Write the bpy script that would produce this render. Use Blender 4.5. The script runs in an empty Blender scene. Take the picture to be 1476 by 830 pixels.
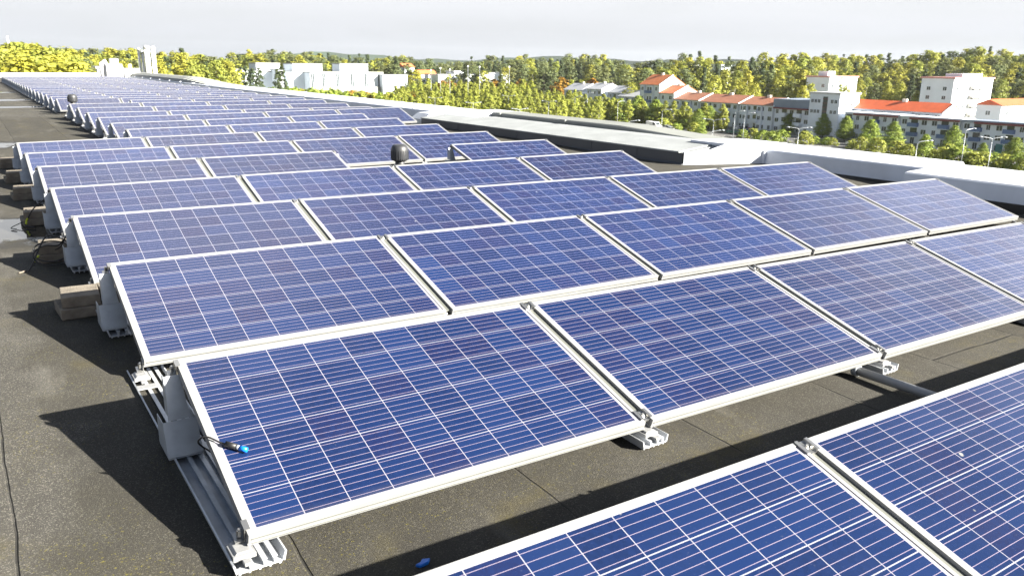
import bpy, math, random
from math import radians as R, sin, cos, pi
from mathutils import Vector, Matrix
random.seed(7)
sc = bpy.context.scene
col = sc.collection

# ---------------------------------------------------------------- camera
CAM = Vector((-0.5405, -2.3135, 1.5462))
YAW, PIT, ROL, FPX = 0.5875, 0.2708, 0.0121, 1164.2
_f = Vector((sin(YAW)*cos(PIT), cos(YAW)*cos(PIT), -sin(PIT)))
_r = Vector((cos(YAW), -sin(YAW), 0)); _u = _r.cross(_f)
_R = cos(ROL)*_r + sin(ROL)*_u; _U = -sin(ROL)*_r + cos(ROL)*_u
cd = bpy.data.cameras.new('camera'); cam = bpy.data.objects.new('camera', cd); col.objects.link(cam)
cam.matrix_world = Matrix(((_R.x, _U.x, -_f.x, CAM.x), (_R.y, _U.y, -_f.y, CAM.y), (_R.z, _U.z, -_f.z, CAM.z), (0, 0, 0, 1)))
cd.sensor_width = 36; cd.lens = FPX/1476*36; cd.clip_start = .05; cd.clip_end = 9000
cd.dof.use_dof = True; cd.dof.focus_distance = 4.2; cd.dof.aperture_fstop = 7.0
sc.camera = cam

# ---------------------------------------------------------------- sky, sun, exposure
SUN_DIR = Vector((.545, -.715, .42)).normalized()       # from the ground towards the sun
elev = math.asin(SUN_DIR.z)
w = bpy.data.worlds.new('World'); sc.world = w; w.use_nodes = True
nt = w.node_tree; N = nt.nodes; L = nt.links; N.clear()
out = N.new('ShaderNodeOutputWorld'); bg = N.new('ShaderNodeBackground')
sky = N.new('ShaderNodeTexSky'); sky.sky_type = 'NISHITA'; sky.sun_disc = False
sky.sun_elevation = elev; sky.sun_rotation = math.atan2(SUN_DIR.x, SUN_DIR.y); sky.air_density = 1.0; sky.dust_density = 2.0
tc = N.new('ShaderNodeTexCoord'); sep = N.new('ShaderNodeSeparateXYZ'); L.new(tc.outputs['Generated'], sep.inputs[0])
# thin high cloud: bands projected on a plane overhead
ad = N.new('ShaderNodeMath'); ad.operation = 'ADD'; ad.inputs[1].default_value = .09; L.new(sep.outputs[2], ad.inputs[0])
mxz = N.new('ShaderNodeMath'); mxz.operation = 'MAXIMUM'; mxz.inputs[1].default_value = .03; L.new(ad.outputs[0], mxz.inputs[0])
dx = N.new('ShaderNodeMath'); dx.operation = 'DIVIDE'; L.new(sep.outputs[0], dx.inputs[0]); L.new(mxz.outputs[0], dx.inputs[1])
dy = N.new('ShaderNodeMath'); dy.operation = 'DIVIDE'; L.new(sep.outputs[1], dy.inputs[0]); L.new(mxz.outputs[0], dy.inputs[1])
cb = N.new('ShaderNodeCombineXYZ'); L.new(dx.outputs[0], cb.inputs[0]); L.new(dy.outputs[0], cb.inputs[1])
nz = N.new('ShaderNodeTexNoise'); nz.inputs['Scale'].default_value = .55; nz.inputs['Detail'].default_value = 6; nz.inputs['Roughness'].default_value = .55
nz.inputs['Distortion'].default_value = .5
L.new(cb.outputs[0], nz.inputs['Vector'])
rp = N.new('ShaderNodeValToRGB'); rp.color_ramp.elements[0].position = .30; rp.color_ramp.elements[0].color = (.90, .90, .90, 1)
rp.color_ramp.elements[1].position = .62; rp.color_ramp.elements[1].color = (1, 1, 1, 1); L.new(nz.outputs[0], rp.inputs[0])
sm = N.new('ShaderNodeVectorMath'); sm.operation = 'SCALE'; sm.inputs['Scale'].default_value = .022; L.new(sky.outputs[0], sm.inputs[0])
cm = N.new('ShaderNodeMix'); cm.data_type = 'RGBA'; 
fl = N.new('ShaderNodeMapRange'); fl.interpolation_type = 'SMOOTHSTEP'; L.new(sep.outputs[2], fl.inputs[0])
fl.inputs[1].default_value = .15; fl.inputs[2].default_value = .36; fl.inputs[3].default_value = 1; fl.inputs[4].default_value = .06
# a bank of bright cloud high in the north, away from the sun
dt = N.new('ShaderNodeVectorMath'); dt.operation = 'DOT_PRODUCT'; L.new(tc.outputs['Generated'], dt.inputs[0]); dt.inputs[1].default_value = Vector((.20, .75, .63)).normalized()
bk = N.new('ShaderNodeMapRange'); bk.interpolation_type = 'SMOOTHSTEP'; L.new(dt.outputs['Value'], bk.inputs[0]); bk.inputs[1].default_value = .93; bk.inputs[2].default_value = .995
nb = N.new('ShaderNodeTexNoise'); nb.inputs['Scale'].default_value = 3.2; nb.inputs['Detail'].default_value = 5; L.new(tc.outputs['Generated'], nb.inputs['Vector'])
nbr = N.new('ShaderNodeMapRange'); L.new(nb.outputs[0], nbr.inputs[0]); nbr.inputs[1].default_value = .35; nbr.inputs[2].default_value = .6; nbr.inputs[3].default_value = .25
dt2 = N.new('ShaderNodeVectorMath'); dt2.operation = 'DOT_PRODUCT'; L.new(tc.outputs['Generated'], dt2.inputs[0]); dt2.inputs[1].default_value = Vector((.90, .27, .37)).normalized()
bk2 = N.new('ShaderNodeMapRange'); bk2.interpolation_type = 'SMOOTHSTEP'; L.new(dt2.outputs['Value'], bk2.inputs[0]); bk2.inputs[1].default_value = .955; bk2.inputs[2].default_value = .998
bmx = N.new('ShaderNodeMath'); bmx.operation = 'MAXIMUM'; L.new(bk.outputs[0], bmx.inputs[0]); L.new(bk2.outputs[0], bmx.inputs[1])
bm = N.new('ShaderNodeMath'); bm.operation = 'MULTIPLY'; L.new(bmx.outputs[0], bm.inputs[0]); L.new(nbr.outputs[0], bm.inputs[1])
fm = N.new('ShaderNodeMath'); fm.operation = 'MAXIMUM'; L.new(fl.outputs[0], fm.inputs[0]); L.new(bm.outputs[0], fm.inputs[1])
cf = N.new('ShaderNodeMath'); cf.operation = 'MULTIPLY'; L.new(rp.outputs[0], cf.inputs[0]); L.new(fm.outputs[0], cf.inputs[1]); L.new(cf.outputs[0], cm.inputs[0]); L.new(sm.outputs[0], cm.inputs[6])
zr = N.new('ShaderNodeMapRange'); L.new(sep.outputs[2], zr.inputs[0]); zr.inputs[1].default_value = 0; zr.inputs[2].default_value = .12
cc = N.new('ShaderNodeMix'); cc.data_type = 'RGBA'; L.new(zr.outputs[0], cc.inputs[0]); cc.inputs[6].default_value = (.116, .121, .131, 1); cc.inputs[7].default_value = (.177, .179, .183, 1)
cb2 = N.new('ShaderNodeMix'); cb2.data_type = 'RGBA'; L.new(bm.outputs[0], cb2.inputs[0]); L.new(cc.outputs[2], cb2.inputs[6]); cb2.inputs[7].default_value = (.40, .40, .41, 1)
L.new(cb2.outputs[2], cm.inputs[7])
sm2 = N.new('ShaderNodeVectorMath'); sm2.operation = 'SCALE'; sm2.inputs['Scale'].default_value = 10; L.new(cm.outputs[2], sm2.inputs[0])
L.new(sm2.outputs[0], bg.inputs[0]); bg.inputs[1].default_value = .1; L.new(bg.outputs[0], out.inputs[0])
sd = bpy.data.lights.new('sun', 'SUN'); sun = bpy.data.objects.new('sun', sd); col.objects.link(sun)
sd.energy = 5; sd.angle = R(.53); sd.color = (1, .94, .82)
sun.rotation_euler = (-SUN_DIR).to_track_quat('-Z', 'Y').to_euler(); sun.location = (0, 0, 60)
sc.view_settings.view_transform = 'Standard'; sc.view_settings.look = 'None'; sc.view_settings.gamma = 1
sc.view_settings.exposure = 2.55
sc.render.engine = 'CYCLES'

# ---------------------------------------------------------------- helpers
def tag(o, label=None, cat=None, group=None, kind=None):
    if label: o['label'] = label
    if cat: o['category'] = cat
    if group: o['group'] = group
    if kind: o['kind'] = kind
    return o
def empty(name, loc=(0, 0, 0), rz=0):
    o = bpy.data.objects.new(name, None); col.objects.link(o); o.location = loc; o.rotation_euler = (0, 0, rz); o.empty_display_size = .1
    return o
class MB:
    def __init__(s): s.v = []; s.f = []; s.m = []; s.sm = []
    def face(s, pts, m=0, sm=False):
        i = len(s.v); s.v += [tuple(p) for p in pts]; s.f.append(tuple(range(i, i+len(pts)))); s.m.append(m); s.sm.append(sm)
    def box(s, x0, x1, y0, y1, z0, z1, m=0, M=None, b=0):
        if x0 > x1: x0, x1 = x1, x0
        if y0 > y1: y0, y1 = y1, y0
        c = [(x0, y0, z0), (x1, y0, z0), (x1, y1, z0), (x0, y1, z0), (x0, y0, z1), (x1, y0, z1), (x1, y1, z1), (x0, y1, z1)]
        if M: c = [M @ Vector(p) for p in c]
        i = len(s.v); s.v += [tuple(p) for p in c]
        for f in ((3, 2, 1, 0), (4, 5, 6, 7), (0, 1, 5, 4), (1, 2, 6, 5), (2, 3, 7, 6), (3, 0, 4, 7)):
            s.f.append(tuple(i+k for k in f)); s.m.append(m); s.sm.append(False)
    def prism(s, prof, a, b, m=0, axis='y', M=None):
        # prof: closed polygon of (p, q); axis y: p=x q=z ; axis x: p=y q=z ; axis z: p=x q=y
        def P(p, q, t):
            v = {'y': (p, t, q), 'x': (t, p, q), 'z': (p, q, t)}[axis]
            return tuple(M @ Vector(v)) if M else v
        n = len(prof); i = len(s.v)
        s.v += [P(p, q, a) for p, q in prof] + [P(p, q, b) for p, q in prof]
        area = sum(prof[k][0]*prof[(k+1) % n][1]-prof[(k+1) % n][0]*prof[k][1] for k in range(n))
        flip = (area > 0) ^ (b < a) ^ (axis == 'y')
        for k in range(n):
            q = (i+k, i+(k+1) % n, i+n+(k+1) % n, i+n+k)
            s.f.append(q if flip else q[::-1]); s.m.append(m); s.sm.append(False)
        c0 = tuple(range(i, i+n)); c1 = tuple(range(i+n, i+2*n))
        s.f.append(c0[::-1] if flip else c0); s.m.append(m); s.sm.append(False)
        s.f.append(c1 if flip else c1[::-1]); s.m.append(m); s.sm.append(False)
    def lathe(s, prof, c=(0, 0, 0), n=20, m=0, sm=True):
        i = len(s.v); k = len(prof)
        for (r, z) in prof:
            for j in range(n):
                a = 2*pi*j/n; s.v.append((c[0]+r*cos(a), c[1]+r*sin(a), c[2]+z))
        for q in range(k-1):
            for j in range(n):
                s.f.append((i+q*n+j, i+q*n+(j+1) % n, i+(q+1)*n+(j+1) % n, i+(q+1)*n+j)); s.m.append(m); s.sm.append(sm)
        s.f.append(tuple(i+j for j in range(n))[::-1]); s.m.append(m); s.sm.append(False)
        s.f.append(tuple(i+(k-1)*n+j for j in range(n))); s.m.append(m); s.sm.append(False)
    def tube(s, pts, r, n=8, m=0, r1=None):
        pts = [Vector(p) for p in pts]; i = len(s.v); K = len(pts); ref = None
        for k, p in enumerate(pts):
            t = (pts[min(k+1, K-1)]-pts[max(k-1, 0)]).normalized()
            if ref is None: ref = t.orthogonal().normalized()
            ref = (ref-t*ref.dot(t)).normalized(); b = t.cross(ref)
            rr = r if r1 is None else r+(r1-r)*k/(K-1)
            for j in range(n):
                a = 2*pi*j/n; s.v.append(tuple(p+rr*(cos(a)*ref+sin(a)*b)))
        for k in range(K-1):
            for j in range(n):
                s.f.append((i+k*n+j, i+k*n+(j+1) % n, i+(k+1)*n+(j+1) % n, i+(k+1)*n+j)); s.m.append(m); s.sm.append(True)
        s.f.append(tuple(i+j for j in range(n))[::-1]); s.m.append(m); s.sm.append(False)
        s.f.append(tuple(i+(K-1)*n+j for j in range(n))); s.m.append(m); s.sm.append(False)
    def mesh(s, name, mats):
        me = bpy.data.meshes.new(name); me.from_pydata(s.v, [], s.f)
        for m in (mats if isinstance(mats, (list, tuple)) else [mats]): me.materials.append(m)
        me.polygons.foreach_set('material_index', s.m); me.polygons.foreach_set('use_smooth', s.sm); me.update()
        return me
    def build(s, name, mats, parent=None, loc=None, bev=0):
        o = bpy.data.objects.new(name, s.mesh(name, mats)); col.objects.link(o)
        if parent: o.parent = parent
        if loc is not None: o.location = loc
        if bev:
            b = o.modifiers.new('bevel', 'BEVEL'); b.width = bev; b.segments = 2; b.limit_method = 'ANGLE'; b.angle_limit = R(40)
        return o
def smooth(pts, n=6):
    pts = [Vector(p) for p in pts]; o = []
    P = [pts[0]*2-pts[1]]+pts+[pts[-1]*2-pts[-2]]
    for i in range(1, len(P)-2):
        for k in range(n):
            t = k/n; a, b, c, d = P[i-1], P[i], P[i+1], P[i+2]
            o.append(.5*((2*b)+(c-a)*t+(2*a-5*b+4*c-d)*t*t+(3*b-a-3*c+d)*t**3))
    o.append(pts[-1]); return o
def copy_tree(o, parent=None):
    c = o.copy(); col.objects.link(c); c.parent = parent
    for ch in KIDS.get(o.name, []): copy_tree(ch, c)
    return c
KIDS = {}
def reg(root):
    for o in bpy.data.objects:
        if o.parent is root:
            KIDS.setdefault(root.name, []).append(o); reg(o)
    return root
ONES = ['', 'first', 'second', 'third', 'fourth', 'fifth', 'sixth', 'seventh', 'eighth', 'ninth', 'tenth', 'eleventh', 'twelfth', 'thirteenth',
        'fourteenth', 'fifteenth', 'sixteenth', 'seventeenth', 'eighteenth', 'nineteenth']
def ordw(n):
    if n < 20: return ONES[n]
    t, o = divmod(n, 10)
    return {2: 'twentieth', 3: 'thirtieth'}[t] if o == 0 else {2: 'twenty', 3: 'thirty'}[t]+'-'+ONES[o]

# ---- material node helpers
def mat(name):
    m = bpy.data.materials.new(name); m.use_nodes = True; nt = m.node_tree
    return m, nt.nodes, nt.links, nt.nodes['Principled BSDF']
def simple(name, c, rough=.5, metal=0, spec=.5, var=.12, scale=3.0, bump=0, bscale=40):
    m, N, L, b = mat(name)
    b.inputs['Roughness'].default_value = rough; b.inputs['Metallic'].default_value = metal; b.inputs['Specular IOR Level'].default_value = spec
    tc = N.new('ShaderNodeTexCoord'); n = N.new('ShaderNodeTexNoise'); n.inputs['Scale'].default_value = scale; n.inputs['Detail'].default_value = 5
    L.new(tc.outputs['Object'], n.inputs['Vector'])
    mp = N.new('ShaderNodeMapRange'); mp.inputs[1].default_value = .3; mp.inputs[2].default_value = .7
    mp.inputs[3].default_value = 1-var; mp.inputs[4].default_value = 1+var; L.new(n.outputs[0], mp.inputs[0])
    v = N.new('ShaderNodeVectorMath'); v.operation = 'SCALE'; v.inputs[0].default_value = c; L.new(mp.outputs[0], v.inputs['Scale'])
    L.new(v.outputs[0], b.inputs['Base Color'])
    if bump:
        n2 = N.new('ShaderNodeTexNoise'); n2.inputs['Scale'].default_value = bscale; n2.inputs['Detail'].default_value = 3; L.new(tc.outputs['Object'], n2.inputs['Vector'])
        bp = N.new('ShaderNodeBump'); bp.inputs['Strength'].default_value = bump; bp.inputs['Distance'].default_value = .01
        L.new(n2.outputs[0], bp.inputs['Height']); L.new(bp.outputs[0], b.inputs['Normal'])
    return m
def math_(N, L, op, a, b=None, c=None):
    n = N.new('ShaderNodeMath'); n.operation = op
    for i, x in enumerate((a, b, c)):
        if x is None: continue
        if isinstance(x, (int, float)): n.inputs[i].default_value = x
        else: L.new(x, n.inputs[i])
    return n.outputs[0]
def mixc(N, L, f, a, b):
    n = N.new('ShaderNodeMix'); n.data_type = 'RGBA'
    for i, x in ((0, f), (6, a), (7, b)):
        if isinstance(x, (int, float)): n.inputs[i].default_value = x
        elif isinstance(x, tuple): n.inputs[i].default_value = (*x, 1)
        else: L.new(x, n.inputs[i])
    return n.outputs[2]

# ---------------------------------------------------------------- rows of the array (low edge): y, z, slope along x, x offset
PW, PG, PD, TILT = 1.676, .0422, .992, .2909
PITCH = PW+PG
ROWS = [(-1.7220, -.0366, -.0164, -.0287), (.0005, .0015, -.0143, .0175), (1.7392, .0326, -.0093, .0163), (3.4416, .0363, -.0079, .0059),
        (5.1649, .0200, .0023, .0031), (6.9596, .0187, .0033, .0274), (8.6534, .0028, .0055, .0057), (10.3942, -.0173, .0105, .0027),
        (12.0974, -.0204, .0115, -.0086), (13.8381, -.0346, .0126, -.0099), (15.5614, -.0313, .0119, -.0049), (17.31, -.0057, .0008, -.0058),
        (19.0426, .0115, .0013, -.0095), (20.7752, .0223, .0023, -.0119)]
while len(ROWS) < 36:
    k = len(ROWS)-13
    ROWS.append((20.7752+1.735*k, .02*max(0, 1-k/6)+.006*sin(k*1.7), .002*max(0, 1-k/6), -.012))
CLEAR = .105
COLS = {0: range(0, 4), 1: range(0, 5), 2: range(0, 5), 3: range(0, 5), 4: range(0, 4), 5: (0, 1, 3), 6: range(0, 4), 7: range(0, 4), 8: range(1, 4), 9: range(1, 4), 14: (2, 3, 4)}
def rcols(r): return list(COLS.get(r, range(1, 5)))
def roofz(x, y):
    xs = max(0, min(x, 9.0))
    if y <= ROWS[0][0]: a = b = ROWS[0]; t = 0
    else:
        a = b = ROWS[-1]; t = 0
        for i in range(len(ROWS)-1):
            if ROWS[i][0] <= y < ROWS[i+1][0]:
                a, b = ROWS[i], ROWS[i+1]; t = (y-a[0])/(b[0]-a[0]); t = t*t*(3-2*t); break
    return (a[1]+a[2]*xs)*(1-t)+(b[1]+b[2]*xs)*t

# ---------------------------------------------------------------- materials
def mat_roof():
    m, N, L, b = mat('bitumen_felt')
    tc = N.new('ShaderNodeTexCoord'); P = tc.outputs['Object']
    sp = N.new('ShaderNodeSeparateXYZ'); L.new(P, sp.inputs[0]); X, Y = sp.outputs[0], sp.outputs[1]
    def noise(s, d=4, r=.55, v=P, w=None):
        n = N.new('ShaderNodeTexNoise'); n.inputs['Scale'].default_value = s; n.inputs['Detail'].default_value = d; n.inputs['Roughness'].default_value = r
        L.new(v, n.inputs['Vector']); return n.outputs[0]
    def rng(x, a, b_, c=0, d=1):
        n = N.new('ShaderNodeMapRange'); n.interpolation_type = 'SMOOTHSTEP'; L.new(x, n.inputs[0])
        for i, q in enumerate((a, b_, c, d)): n.inputs[i+1].default_value = q
        return n.outputs[0]
    big = noise(.9, 5); mid = noise(5, 5, .6); fine = noise(190, 3, .7); gr = noise(420, 2, .8)
    base = mixc(N, L, rng(big, .3, .7), (.050, .049, .045), (.084, .081, .074))
    base = mixc(N, L, math_(N, L, 'MULTIPLY', rng(mid, .35, .7), .45), base, (.032, .029, .024))
    base = mixc(N, L, math_(N, L, 'MULTIPLY', rng(fine, .5, .72), .55), base, (.16, .145, .11))
    base = mixc(N, L, math_(N, L, 'MULTIPLY', rng(gr, .38, .56, 1, 0), .75), base, (.018, .018, .02))
    # mineral grains: single pale and dark granules
    vo = N.new('ShaderNodeTexVoronoi'); vo.inputs['Scale'].default_value = 260; L.new(P, vo.inputs['Vector'])
    wn = N.new('ShaderNodeTexWhiteNoise'); L.new(vo.outputs['Position'], wn.inputs['Vector'])
    base = mixc(N, L, math_(N, L, 'MULTIPLY', math_(N, L, 'GREATER_THAN', wn.outputs[0], .90), .5), base, (.21, .2, .17))
    base = mixc(N, L, math_(N, L, 'MULTIPLY', math_(N, L, 'LESS_THAN', wn.outputs[0], .16), .45), base, (.015, .015, .017))
    # damp dark band with moss beside the array, where the felt stays wet
    edge = rng(math_(N, L, 'ADD', X, math_(N, L, 'MULTIPLY', math_(N, L, 'SUBTRACT', noise(1.7, 4), .5), 1.1)), -.52, -.30)
    edge = math_(N, L, 'MULTIPLY', edge, rng(Y, 22, 24, 1, 0))
    base = mixc(N, L, math_(N, L, 'MULTIPLY', edge, .5), base, (.026, .024, .018))
    # yellow moss specks
    mo = noise(26, 3, .65); area = noise(.8, 3)
    band = math_(N, L, 'MULTIPLY', math_(N, L, 'MULTIPLY', rng(X, -.75, -.45), rng(X, .35, .1)), rng(Y, 6, 4))
    band2 = math_(N, L, 'MULTIPLY', rng(math_(N, L, 'ABSOLUTE', math_(N, L, 'ADD', Y, .03)), .22, .04), rng(X, 3, -.5))
    band = math_(N, L, 'MAXIMUM', math_(N, L, 'MULTIPLY', band, rng(noise(2.1, 3), .42, .6)), band2)
    moss = math_(N, L, 'MULTIPLY', rng(noise(85, 4, .75), .60, .66), math_(N, L, 'MAXIMUM', math_(N, L, 'MULTIPLY', rng(area, .5, .62), .7), band))
    base = mixc(N, L, math_(N, L, 'MULTIPLY', moss, .85), base, (.17, .15, .02))
    mo2 = noise(3.2, 4, .6); base = mixc(N, L, math_(N, L, 'MULTIPLY', math_(N, L, 'MULTIPLY', rng(mo2, .5, .75), rng(area, .45, .62)), .45), base, (.075, .062, .02))
    # felt laps every 0.93 m, wobbling, plus cross laps
    wob = math_(N, L, 'MULTIPLY', math_(N, L, 'SUBTRACT', noise(2.2, 3), .5), .045)
    xx = math_(N, L, 'ADD', X, wob)
    sx = math_(N, L, 'DIVIDE', math_(N, L, 'SUBTRACT', math_(N, L, 'SUBTRACT', xx, .165), math_(N, L, 'MULTIPLY', math_(N, L, 'LESS_THAN', X, -.25), .16)), .925)
    fr = math_(N, L, 'FRACT', sx); idx = math_(N, L, 'FLOOR', sx)
    line = rng(math_(N, L, 'ABSOLUTE', math_(N, L, 'SUBTRACT', fr, .5)), .4925, .4975)
    wn2 = N.new('ShaderNodeTexWhiteNoise'); wn2.noise_dimensions = '1D'; L.new(idx, wn2.inputs['W'])
    yy = math_(N, L, 'ADD', math_(N, L, 'ADD', Y, math_(N, L, 'MULTIPLY', wn2.outputs[0], 6.5)), wob)
    frc = math_(N, L, 'FRACT', math_(N, L, 'DIVIDE', yy, 7.3))
    cross = rng(math_(N, L, 'ABSOLUTE', math_(N, L, 'SUBTRACT', frc, .5)), .4985, .4994)
    ln = math_(N, L, 'MAXIMUM', line, cross)
    lb = math_(N, L, 'MULTIPLY', ln, math_(N, L, 'ADD', .12, math_(N, L, 'MULTIPLY', rng(noise(3.5, 3), .42, .6), .72)))
    base = mixc(N, L, lb, base, (.012, .012, .012))
    stn = N.new('ShaderNodeMapping'); stn.inputs['Scale'].default_value = (2.2, .55, 1); L.new(P, stn.inputs['Vector'])
    st = noise(1.3, 6, .62, stn.outputs[0]); base = mixc(N, L, math_(N, L, 'MULTIPLY', rng(st, .54, .64), .38), base, (.030, .028, .024))
    base = mixc(N, L, math_(N, L, 'MULTIPLY', rng(st, .44, .34), .22), base, (.15, .145, .13))
    # strip to strip tone
    wn3 = N.new('ShaderNodeTexWhiteNoise'); wn3.noise_dimensions = '1D'; L.new(math_(N, L, 'ADD', idx, 7.7), wn3.inputs['W'])
    sc_ = N.new('ShaderNodeVectorMath'); sc_.operation = 'SCALE'; L.new(base, sc_.inputs[0]); L.new(math_(N, L, 'ADD', .9, math_(N, L, 'MULTIPLY', wn3.outputs[0], .25)), sc_.inputs['Scale'])
    base = sc_.outputs[0]
    # puddles
    wet = None
    for (px, py, rx, ry) in ((-.72, 6.30, 1.0, .72), (-.55, 15.6, .72, .75), (.55, 28.6, 1.3, .55), (.5, 34.0, 1.1, .7), (-.6, 21.5, .5, .5), (.6, 42, .9, .8)):
        a = math_(N, L, 'DIVIDE', math_(N, L, 'SUBTRACT', X, px), rx); c = math_(N, L, 'DIVIDE', math_(N, L, 'SUBTRACT', Y, py), ry)
        d = math_(N, L, 'SQRT', math_(N, L, 'ADD', math_(N, L, 'MULTIPLY', a, a), math_(N, L, 'MULTIPLY', c, c)))
        d = math_(N, L, 'ADD', d, math_(N, L, 'MULTIPLY', math_(N, L, 'SUBTRACT', mo2, .5), 1.1))
        wet = d if wet is None else math_(N, L, 'MINIMUM', wet, d)
    damp = rng(wet, 1.35, 1.0); water = rng(wet, 1.0, .9)
    base = mixc(N, L, math_(N, L, 'MULTIPLY', damp, .6), base, (.02, .019, .017))
    L.new(base, b.inputs['Base Color'])
    ro = math_(N, L, 'SUBTRACT', .93, math_(N, L, 'MULTIPLY', damp, .35)); ro = math_(N, L, 'SUBTRACT', ro, math_(N, L, 'MULTIPLY', water, .54))
    L.new(ro, b.inputs['Roughness'])
    L.new(math_(N, L, 'ADD', .25, math_(N, L, 'MULTIPLY', water, .75)), b.inputs['Specular IOR Level'])
    h = math_(N, L, 'ADD', math_(N, L, 'MULTIPLY', fine, .5), math_(N, L, 'MULTIPLY', gr, .5)); h = math_(N, L, 'SUBTRACT', h, math_(N, L, 'MULTIPLY', ln, 1.5))
    bp = N.new('ShaderNodeBump'); bp.inputs['Distance'].default_value = .006; L.new(math_(N, L, 'SUBTRACT', .8, math_(N, L, 'MULTIPLY', water, .79)), bp.inputs['Strength'])
    L.new(h, bp.inputs['Height']); L.new(bp.outputs[0], b.inputs['Normal'])
    return m
def mat_cells():
    m, N, L, b = mat('solar_cells')
    uv = N.new('ShaderNodeUVMap'); uv.uv_map = 'UVMap'; sp = N.new('ShaderNodeSeparateXYZ'); L.new(uv.outputs[0], sp.inputs[0])
    U, V = sp.outputs[0], sp.outputs[1]            # in metres over the cell area: 10 x 6 cells, pitch .1612/.1575
    oi = N.new('ShaderNodeObjectInfo')
    cu = math_(N, L, 'DIVIDE', U, .1612); cv = math_(N, L, 'DIVIDE', V, .1562)
    fu = math_(N, L, 'FRACT', cu); fv = math_(N, L, 'FRACT', cv); iu = math_(N, L, 'FLOOR', cu); iv = math_(N, L, 'FLOOR', cv)
    def near_edge(f, w): return math_(N, L, 'GREATER_THAN', math_(N, L, 'ABSOLUTE', math_(N, L, 'SUBTRACT', f, .5)), .5-w)
    gap = math_(N, L, 'MAXIMUM', near_edge(fu, .0095), near_edge(fv, .0125))
    fb = math_(N, L, 'FRACT', math_(N, L, 'ADD', math_(N, L, 'MULTIPLY', fv, 5), .5))
    bus = math_(N, L, 'GREATER_THAN', math_(N, L, 'ABSOLUTE', math_(N, L, 'SUBTRACT', fb, .5)), .5-.03)
    # outside the cells: white backsheet
    o1 = math_(N, L, 'MAXIMUM', math_(N, L, 'LESS_THAN', U, 0), math_(N, L, 'GREATER_THAN', U, 1.612))
    o2 = math_(N, L, 'MAXIMUM', math_(N, L, 'LESS_THAN', V, 0), math_(N, L, 'GREATER_THAN', V, .9372))
    gap = math_(N, L, 'MAXIMUM', gap, math_(N, L, 'MAXIMUM', o1, o2))
    cid = N.new('ShaderNodeCombineXYZ'); L.new(iu, cid.inputs[0]); L.new(iv, cid.inputs[1]); L.new(math_(N, L, 'MULTIPLY', oi.outputs['Random'], 97), cid.inputs[2])
    wn = N.new('ShaderNodeTexWhiteNoise'); L.new(cid.outputs[0], wn.inputs['Vector'])
    ws = N.new('ShaderNodeSeparateColor'); L.new(wn.outputs['Color'], ws.inputs[0])
    vm = N.new('ShaderNodeVectorMath'); vm.operation = 'ADD'; L.new(uv.outputs[0], vm.inputs[0]); L.new(cid.outputs[0], vm.inputs[1])
    vo = N.new('ShaderNodeTexVoronoi'); vo.inputs['Scale'].default_value = 85; L.new(vm.outputs[0], vo.inputs['Vector'])
    vs = N.new('ShaderNodeSeparateColor'); L.new(vo.outputs['Color'], vs.inputs[0])
    c = mixc(N, L, ws.outputs[0], (.0030, .0105, .046), (.0054, .0180, .072))
    c = mixc(N, L, math_(N, L, 'MULTIPLY', math_(N, L, 'GREATER_THAN', ws.outputs[1], .78), .55), c, (.0075, .0080, .038))
    c = mixc(N, L, math_(N, L, 'MULTIPLY', vs.outputs[0], .45), c, (.0055, .018, .078))
    pv = N.new('ShaderNodeVectorMath'); pv.operation = 'SCALE'; L.new(c, pv.inputs[0]); L.new(math_(N, L, 'ADD', .82, math_(N, L, 'MULTIPLY', oi.outputs['Random'], .36)), pv.inputs['Scale'])
    c = mixc(N, L, math_(N, L, 'MULTIPLY', bus, .85), pv.outputs[0], (.23, .19, .25))
    c = mixc(N, L, gap, c, (.22, .22, .26))
    # thin film of dust
    tc = N.new('ShaderNodeTexCoord'); n = N.new('ShaderNodeTexNoise'); n.inputs['Scale'].default_value = 5; n.inputs['Detail'].default_value = 6
    L.new(tc.outputs['Object'], n.inputs['Vector'])
    n3 = N.new('ShaderNodeTexNoise'); n3.inputs['Scale'].default_value = 60; n3.inputs['Detail'].default_value = 4; L.new(tc.outputs['Object'], n3.inputs['Vector'])
    sp3 = N.new('ShaderNodeMapRange'); L.new(n3.outputs[0], sp3.inputs[0]); sp3.inputs[1].default_value = .68; sp3.inputs[2].default_value = .76
    c = mixc(N, L, math_(N, L, 'ADD', math_(N, L, 'MULTIPLY', n.outputs[0], .014), math_(N, L, 'MULTIPLY', sp3.outputs[0], .05)), c, (.30, .30, .30))
    # grime that gathers on the lower edge, a few droppings
    gr = N.new('ShaderNodeMapRange'); gr.interpolation_type = 'SMOOTHSTEP'; L.new(math_(N, L, 'ADD', V, math_(N, L, 'MULTIPLY', n.outputs[0], .06)), gr.inputs[0])
    gr.inputs[1].default_value = .075; gr.inputs[2].default_value = .01; L_ = math_(N, L, 'MULTIPLY', gr.outputs[0], .16)
    c = mixc(N, L, L_, c, (.12, .11, .09))
    dv = N.new('ShaderNodeVectorMath'); dv.operation = 'ADD'; L.new(uv.outputs[0], dv.inputs[0]); 
    dc = N.new('ShaderNodeCombineXYZ'); L.new(math_(N, L, 'MULTIPLY', oi.outputs['Random'], 53), dc.inputs[0]); L.new(dc.outputs[0], dv.inputs[1])
    dn = N.new('ShaderNodeTexNoise'); dn.inputs['Scale'].default_value = 9; dn.inputs['Detail'].default_value = 3; L.new(dv.outputs[0], dn.inputs['Vector'])
    dr = N.new('ShaderNodeMapRange'); L.new(dn.outputs[0], dr.inputs[0]); dr.inputs[1].default_value = .745; dr.inputs[2].default_value = .765; dr.inputs[4].default_value = .7
    c = mixc(N, L, dr.outputs[0], c, (.26, .26, .24))
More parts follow.
